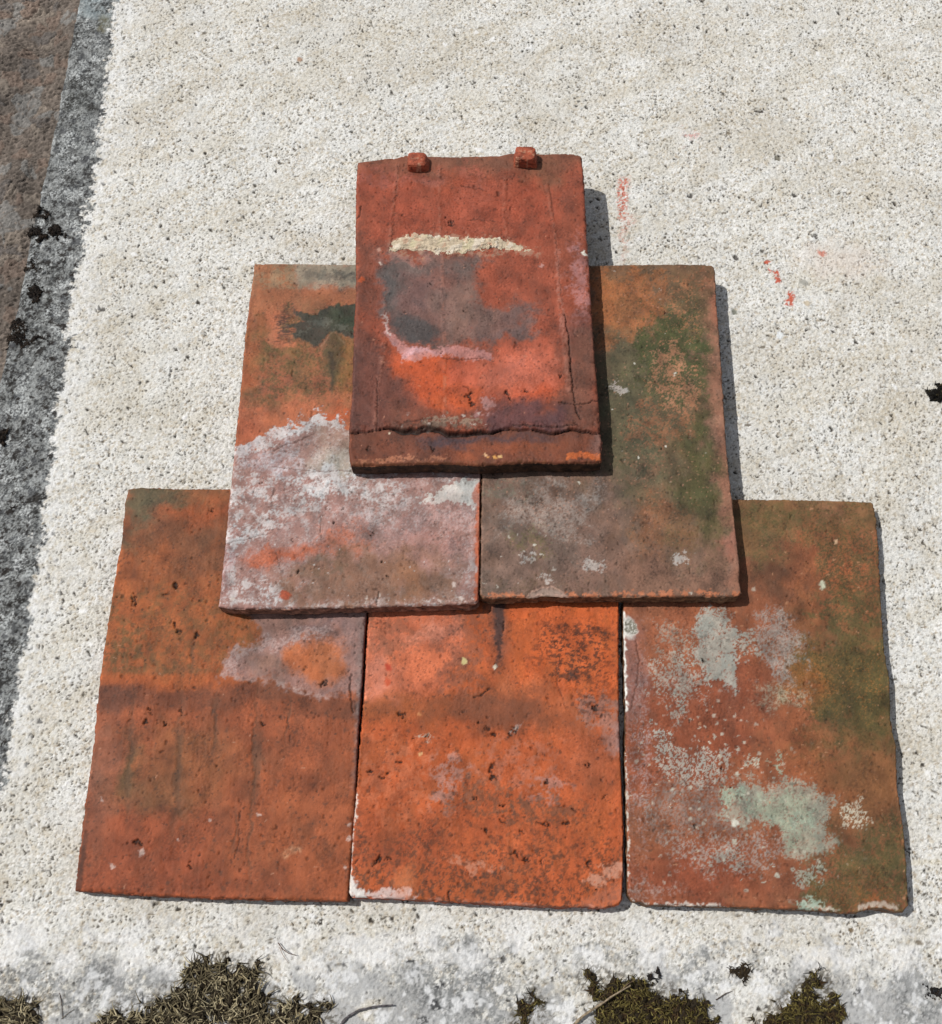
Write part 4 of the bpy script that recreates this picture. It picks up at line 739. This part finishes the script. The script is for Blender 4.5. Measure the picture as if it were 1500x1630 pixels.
# nibs: two worn square lugs
def nib(cx, cy, w, dpt, hgt, seed, lean, pw):
    zc = float(surf_z(cx, cy)); c0 = plan((cx, cy), zc)[0]
    n = 44; g = np.linspace(-1, 1, n); Vs = []; N = 0; Fs = []
    for ax_ in range(3):
        for sg in (-1, 1):
            if ax_ == 2 and sg == -1: continue
            A, B = np.meshgrid(g, g); q = np.zeros((n*n, 3)); i, j = [(1, 2), (2, 0), (0, 1)][ax_]
            q[:, ax_] = sg; q[:, i] = A.ravel(); q[:, j] = B.ravel()
            f = grid_faces(n, n, N); Fs.append(f if sg > 0 else f[:, ::-1]); Vs.append(q); N += n*n
    q = np.vstack(Vs)
    r_ = (np.abs(q)**pw).sum(1)**(1/pw); q = q/r_[:, None]                      # rounded box
    tz = (q[:,2]+1)/2
    tap = 1+.30*(1-tz)**2.2
    x = q[:,0]*w/2*tap + lean*(1-tz)*1.5; y = q[:,1]*dpt/2*(1+.06*(1-tz)); z = tz*(hgt+1.5)-1.5
    d_ = (fbm(x+seed, y+z*1.3, 5, seed, 4, .6)+.6*fbm(z*1.7+seed, x-y, 4, seed+1, 3, .6))*.12
    x = x+d_*q[:,0]; y = y+d_*q[:,1]; z = z+d_*.6*q[:,2]
    # weld the patches where they meet
    key = np.round(q*4000).astype(np.int64); _, first, inv = np.unique(key, axis=0, return_index=True, return_inverse=True); inv = inv.ravel()
    V = np.stack([x, y, z], 1)[first]+c0; F = inv[np.vstack(Fs)]
    c = np.tile(lin((158, 80, 56)), (len(V), 1)); n1 = fbm(V[:,0]+V[:,2], V[:,1]-V[:,2], 6, seed+3, 4, .7); c *= (1+.2*n1)[:,None]
    sp = spots(V[:,0], V[:,1]+V[:,2]*.7, 5, .4, .9, .4, seed+4); c = c*(1-.5*sp[:,None])
    pale = (sst(.9, 1.6, fbm(V[:,0], V[:,1], 5, seed+5, 3)))[:,None]; c = c*(1-.4*pale)+lin((205, 160, 130))*.4*pale
    me = make_mesh('nib', V, F, col=np.clip(c, .01, 1))
    link('nib', me, M_TILE, top, org)
nib(836, 257.5, 15, 12.5, 10.5, 801, .3, 7)
nib(664, 263.5, 14.0, 13, 8.5, 811, 1.2, 5)

# mortar streak stuck across the top tile
MP = np.array([(621,400),(622,390),(632,381),(645,375),(668,372),(684,375),(700,376),(722,376),(735,380),(760,378),(790,380),(812,385),(830,392),(852,401),(846,406),(825,400),(815,401),(804,396),(780,394),(772,398),(760,399),(740,402),(722,404),(706,406),(694,402),(680,401),(650,397),(635,399)], float)
xs = np.arange(612, 862, .55); ys = np.arange(362, 414, .55); A, B = np.meshgrid(xs, ys); A, B = A.ravel(), B.ravel()
zs = surf_z(A, B); P3 = plan(np.stack([A, B], 1), zs); x, y = P3[:,0], P3[:,1]
w1, w2 = fbm(x, y, 6, 821, 4, .6), fbm(x, y, 6, 822, 4, .6); d = sdf(A+2.4*w1, B+1.8*w2, MP)-.8
lay_ = fbm(x*.45, y*1.8, 6, 823, 3, .6); hh = sst(-1, 7, d)*1.35*(1+.30*lay_+.25*fbm(x*.8, y, 12, 824, 2)) + sst(0, 3, d)*.07*fbm(x*.7, y*1.4, 2.4, 825, 3, .8)
hh = np.where(d > -.8, np.maximum(hh*sst(640-40, 660, A)*.8+.2*hh, .25), -2.0); hh = hh*np.where(A > 800, .6, 1)
z = P3[:,2]+hh+.1
c = np.tile(lin((204, 187, 162)), (len(x), 1)); c *= (1+.07*fbm(x, y, 3, 826, 4, .8)+.10*np.clip(lay_, -1.5, 1))[:,None]
for cc, sc_, th, sd_ in [((208,198,164), 12, .78, 827), ((206,168,142), 9, .78, 828), ((228,216,198), 10, .7, 829), ((168,156,128), 4, .9, 830)]:
    m = sst(th, th+.15, uni(fbm(x, y, sc_, sd_, 4)))[:,None]*.75; c = c*(1-m)+lin(cc)*m
keep = d > -1.6; n_, m_ = len(ys), len(xs); F = grid_faces(n_, m_); F = F[keep[F].all(1)]
us, inv = np.unique(F, return_inverse=True); F = inv.reshape(F.shape)
me = make_mesh('mortar_streak', np.stack([x, y, z], 1)[us], F[:, ::-1], col=np.clip(c[us], .01, 1))
mo = link('mortar_streak', me, M_MORTAR, top, org)

# ------------------------------------------------------------------ moss, crusts and twigs
def tubes(P0, DIR, LEN, RAD, curl, cols, rs, rings=5, sides=3, droop=0.0):
    """many little curved strands as one vertex/face array"""
    k = len(P0); up = np.array([0, 0, 1.0]); side = np.cross(DIR, up); side /= np.linalg.norm(side, axis=1)[:, None]+1e-9
    d = DIR.copy(); pos = P0.copy(); V = []; axis_ = rs.standard_normal((k, 3)); axis_ /= np.linalg.norm(axis_, axis=1)[:, None]
    for r_ in range(rings):
        t_ = r_/(rings-1); rad = RAD*(1-.75*t_**1.5)
        a = np.cross(d, axis_); a /= np.linalg.norm(a, axis=1)[:, None]+1e-9; b = np.cross(d, a)
        for s_ in range(sides):
            an = 6.2832*s_/sides; V.append(pos+(a*math.cos(an)+b*math.sin(an))*rad[:, None])
        if r_ < rings-1:
            pos = pos+d*(LEN/(rings-1))[:, None]
            d = d+np.cross(axis_, d)*curl[:, None]/(rings-1); d[:,2] -= droop/(rings-1); d /= np.linalg.norm(d, axis=1)[:, None]
    V = np.stack(V, 1); per_ = rings*sides; F = []
    for r_ in range(rings-1):
        for s_ in range(sides):
            s2 = (s_+1) % sides; F.append([r_*sides+s_, r_*sides+s2, (r_+1)*sides+s2, (r_+1)*sides+s_])
    F = np.array(F)[None]+(np.arange(k)*per_)[:, None, None]
    C = np.repeat(cols[:, None], per_, 1)
    return V.reshape(-1, 3), F.reshape(-1, 4), C.reshape(-1, 3)
def moss(name, poly, label, cat, dens, strand, height, palette, seed, base_col=(46, 38, 26), thick=.42, flat=.5, holes=.0, group=None):
    rs = np.random.default_rng(seed); W_ = plan(poly, 0)[:, :2]
    lo_, hi_ = W_.min(0)-3, W_.max(0)+3
    gx_ = np.arange(lo_[0], hi_[0], .8); gy_ = np.arange(lo_[1], hi_[1], .8); A, B = np.meshgrid(gx_, gy_); a, b = A.ravel(), B.ravel()
    def field(a, b):
        d = sdf(a+2.2*fbm(a, b, 9, seed+1, 3), b+2.2*fbm(a, b, 9, seed+2, 3), W_)
        hole = sst(1.25-holes, 1.45-holes, fbm(a, b, 13, seed+3, 3)) if holes > 0 else 0
        return d, hole
    d, ho = field(a, b); mound = height*.55*np.sqrt(np.clip(d/7, 0, 1))*(1-ho*1.0)*(1+.35*fbm(a, b, 7, seed+4, 3))
    z = np.where((d > 0) & (ho < .5), mound+.3+.6*fbm(a, b, 2.2, seed+5, 3)*np.clip(d/2, 0, 1), -1.5); z = np.maximum(z, -1.5)
    F = grid_faces(len(gy_), len(gx_)); kk = d > -1.5; F = F[kk[F].all(1)]; us, inv = np.unique(F, return_inverse=True)
    Vb = np.stack([a, b, z], 1)[us]; Fb = inv.reshape(F.shape); Cb = np.tile(lin(base_col), (len(Vb), 1))*(1+.3*fbm(Vb[:,0], Vb[:,1], 3, seed+6, 3))[:,None]
    area = (hi_-lo_).prod(); n = int(area*dens); a = rs.uniform(lo_[0], hi_[0], n); b = rs.uniform(lo_[1], hi_[1], n)
    # tufts: strands radiate from tuft centres
    d, ho = field(a, b); k = (d > .2) & ((ho < .5) | (rs.random(n) < .12)); a, b, d = a[k], b[k], d[k]; n = len(a)
    mz = height*.5*np.sqrt(np.clip(d/7, 0, 1))
    ang = 6.2832*uni(fbm(a, b, 9, seed+7, 2))*2+rs.normal(0, .9, n); el = rs.uniform(.05, 1.0, n)*flat
    DIR = np.stack([np.cos(ang)*np.cos(el), np.sin(ang)*np.cos(el), np.sin(el)+.1], 1); DIR /= np.linalg.norm(DIR, axis=1)[:, None]
    LEN = strand*rs.uniform(.5, 1.3, n); RAD = thick*rs.uniform(.6, 1.2, n)
    pal = np.array([lin(c_) for c_ in palette]); ci = np.clip((uni(fbm(a, b, 12, seed+8, 3)+.8*rs.standard_normal(n))*len(pal)).astype(int), 0, len(pal)-1)
    cols = pal[ci]*rs.uniform(.6, 1.35, n)[:, None]
    Vt, Ft, Ct = tubes(np.stack([a, b, mz+rs.uniform(0, height*.4, n)*np.clip(d/3, .2, 1)], 1), DIR, LEN, RAD, rs.normal(0, 1.9, n), cols, rs, droop=.7)
    Vt[:,2] = np.maximum(Vt[:,2], .15)
    V = np.vstack([Vb, Vt]); F = np.vstack([Fb[:, ::-1]*0+Fb, Ft+len(Vb)]); C = np.vstack([Cb, Ct])
    me = make_mesh(name, V, F, col=np.clip(C, .004, 1)); c0 = np.r_[W_.mean(0), 0]
    return tag(link(name, me, M_MOSS, None, c0), label, cat, group)
DRY = [(114,104,80),(140,128,98),(94,84,64),(166,152,120),(74,66,50),(186,174,142)]
OLV = [(88,78,42),(116,104,56),(64,54,32),(140,128,74),(50,42,28),(98,86,46),(78,60,38)]
BLK = [(30,24,20),(46,36,28),(22,18,16),(60,48,38)]
MG = 'moss clumps along the near edge of the slab'
moss('moss_clump', [(166,1618),(190,1612),(216,1603),(240,1600),(270,1586),(288,1568),(288,1545),(310,1533),(329,1524),(347,1531),(357,1540),(380,1534),(410,1538),(414,1561),(424,1584),(446,1597),(470,1598),(500,1596),(512,1588),(530,1594),(522,1608),(508,1630),(500,1672),(150,1672),(150,1630)],
     'large straggly mat of dry brown moss at the bottom left', 'moss', .45, 7, 4, DRY, 900, holes=.32, thick=.5, group=MG)
moss('moss_clump', [(-60,1590),(20,1589),(54,1597),(66,1618),(64,1672),(-60,1672)], 'strip of dry brown moss in the bottom left corner', 'moss', .6, 7, 4, DRY, 910, thick=.5, group=MG)
moss('moss_clump', [(928,1542),(938,1546),(948,1554),(958,1567),(983,1562),(996,1554),(1013,1567),(1040,1579),(1046,1590),(1077,1586),(1107,1583),(1122,1598),(1134,1612),(1142,1640),(1146,1672),(940,1672),(950,1630),(955,1612),(940,1592),(932,1570)],
     'wide olive green moss cushion under the straw coloured twig', 'moss', 1.0, 4.2, 4.5, OLV, 920, thick=.42, group=MG)
moss('moss_clump', [(1200,1630),(1236,1610),(1254,1592),(1260,1580),(1278,1572),(1286,1558),(1296,1545),(1302,1556),(1300,1580),(1317,1587),(1335,1587),(1343,1608),(1340,1640),(1345,1672),(1190,1672)],
     'peaked olive green moss cushion at the bottom right', 'moss', 1.0, 4.2, 4.5, OLV, 930, thick=.42, group=MG)
moss('moss_clump', [(815,1634),(822,1612),(838,1590),(850,1578),(860,1570),(858,1585),(850,1600),(842,1615),(840,1634),(842,1665),(815,1665)], 'narrow upright wisp of green moss near bottom centre', 'moss', 1.1, 4.2, 3.5, OLV, 940, thick=.4, group=MG)
moss('moss_clump', [(1167,1532),(1177,1540),(1190,1530),(1197,1543),(1188,1558),(1178,1566),(1166,1552)], 'small dark brown moss tuft above the olive cushions', 'moss', 1.3, 3, 2, [(60,48,34),(86,70,46),(40,32,24)], 950, thick=.35, group=MG)
CG = 'black lichen crusts on the left margin of the slab'
CR_ = [([(56,340),(62,333),(70,336),(76,334),(80,344),(74,350),(64,347),(57,350)], 'black crust ring nearest the top on the slab edge'),
       ([(48,366),(58,362),(68,368),(74,378),(62,384),(50,380)], 'brown black crust just below the topmost ring on the slab edge'),
       ([(78,362),(92,360),(104,366),(98,380),(84,376)], 'small brown crust right of the upper edge crusts'),
       ([(46,412),(58,418),(62,428),(52,432),(44,424)], 'small black crust between the ring crusts and the big one'),
       ([(50,452),(62,458),(70,470),(64,484),(52,486),(48,468)], 'brown crust in the middle of the dark margin'),
       ([(16,540),(20,520),(30,504),(42,508),(44,524),(38,534),(46,545),(34,552),(18,552)], 'largest black crust, hanging over the slab edge'),
       ([(50,534),(64,532),(74,538),(66,546),(52,545)], 'small flat black crust right of the largest crust'),
       ([(-6,690),(6,686),(14,696),(10,708),(-4,712)], 'black crust cut by the left border of the photo'),
       ([(34,738),(44,736),(46,746),(36,748)], 'tiny brown crust on the margin level with the middle tile row'),
       ([(20,802),(32,800),(33,810),(22,812)], 'small dark brown crust left of the lowest tile row')]
for i, (pl, lb) in enumerate(CR_):
    moss('lichen_crust', pl, lb, 'lichen', 2.2, 1.8, 2.0, BLK, 960+i*7, base_col=(30, 24, 20), thick=.5, flat=.9, group=CG)
moss('lichen_crust', [(1468,1568),(1478,1562),(1490,1570),(1497,1582),(1494,1592),(1484,1588),(1472,1586)], 'black crust in the bottom right corner', 'lichen', 1.4, 1.8, 1.6, BLK, 1040, base_col=(40, 40, 42), thick=.5, flat=.9, holes=.5)
moss('lichen_crust', [(1037,1536),(1046,1538),(1054,1548),(1050,1560),(1040,1562),(1030,1558),(1042,1556),(1046,1548)], 'black crescent crust around a white pebble by the green moss', 'lichen', 1.8, 1.6, 1.6, BLK, 1050, base_col=(34, 32, 32), thick=.45, flat=.9)
moss('lichen_crust', [(1478,628),(1484,620),(1496,616),(1500,619),(1530,612),(1540,660),(1520,670),(1506,655),(1498,640),(1484,636)], 'black mossy lump at the right border of the photo', 'moss', 1.6, 2.4, 4, [(26,24,20),(44,38,26),(86,76,44)], 1060, base_col=(24, 22, 18), thick=.5, flat=.9)

def branch(pts, z0, r0, r1, col, seed, sub=()):
    P = np.array(pts, float); W_ = plan(P, z0)[:, :3]; W_[:,2] = np.array(z0)
    t_ = np.linspace(0, 1, 40); q = np.linspace(0, 1, len(P)); C_ = np.stack([np.interp(t_, q, W_[:,k]) for k in range(3)], 1)
    for _ in range(3): C_[1:-1] = (C_[:-2]+2*C_[1:-1]+C_[2:])/4
    tn = np.gradient(C_, axis=0); tn /= np.linalg.norm(tn, axis=1)[:, None]; a = np.cross(tn, [0, 0, 1]); a /= np.linalg.norm(a, axis=1)[:, None]; b = np.cross(a, tn)
    V = []; S_ = 10; rr = (r0+(r1-r0)*t_)*(1+.12*np.sin(t_*37+seed)+.1*np.sin(t_*91))
    for s_ in range(S_): an = 6.2832*s_/S_; V.append(C_+(a*math.cos(an)+b*math.sin(an))*rr[:, None])
    V = np.stack(V, 1).reshape(-1, 3); F = []
    for i in range(39):
        for s_ in range(S_): F.append([i*S_+s_, i*S_+(s_+1) % S_, (i+1)*S_+(s_+1) % S_, (i+1)*S_+s_])
    n1 = fbm(V[:,0]*2, V[:,1]*2+V[:,2], 3, seed, 3); return V, np.array(F), np.tile(lin(col), (len(V), 1))*(1+.3*n1)[:,None]
def twig(parts, label, name='twig', cat='twig'):
    Vs, Fs, Cs, q = [], [], [], 0
    for a in parts:
        V, F, C = branch(*a); Vs.append(V); Fs.append(F+q); Cs.append(C); q += len(V)
    me = make_mesh(name, np.vstack(Vs), np.vstack(Fs), col=np.clip(np.vstack(Cs), .01, 1)); return tag(link(name, me, M_TWIG, None, np.vstack(Vs).mean(0)*[1, 1, 0]), label, cat)
twig([([(536,1640),(552,1620),(572,1608),(600,1602),(626,1600)], [1.2, 1.5, 2.5, 3, 2.8], .9, .45, (92,88,90), 1)], 'bent grey twig lying below the bottom middle tile')
twig([([(905,1640),(930,1616),(955,1600),(978,1584),(1004,1569)], [3, 4, 6, 7.5, 6], .9, .35, (150,134,112), 2), ([(985,1580),(1000,1566),(1012,1560)], [6.5, 7, 5], .3, .12, (120,100,80), 3)], 'straw coloured twig slanting up onto the olive moss')
twig([([(443,1501),(450,1511),(460,1518),(472,1521)], [.6, 2, 2.5, 1.2], .3, .18, (90,60,44), 4), ([(445,1508),(450,1520),(460,1534)], [.5, 1.2, .6], .18, .1, (130,100,80), 5)], 'tiny forked brown rootlet above the left moss mat', 'rootlet')
twig([([(95,1580),(98,1596),(100,1622)], [.5, 1.5, .8], .28, .15, (70,50,44), 6), ([(98,1622),(110,1612),(120,1606)], [.8, 1.4, .6], .2, .12, (120,110,96), 7)], 'thin dark stalk between the two patches of dry moss', 'rootlet')
twig([([(1140,1592),(1155,1582),(1166,1578)], [1.2, 2, .6], .3, .15, (70,52,40), 8)], 'thin dark stem leaving the wide olive moss cushion on its right', 'rootlet')
twig([([(1294,1552),(1300,1548),(1306,1538),(1302,1531)], [1.4, 2, 2.6, 1.5], .3, .15, (46,38,32), 9), ([(1302,1545),(1312,1540),(1316,1545)], [2.3, 2.4, 1], .25, .12, (46,38,32), 10)], 'dark forked stem on the tip of the peaked moss cushion', 'rootlet')
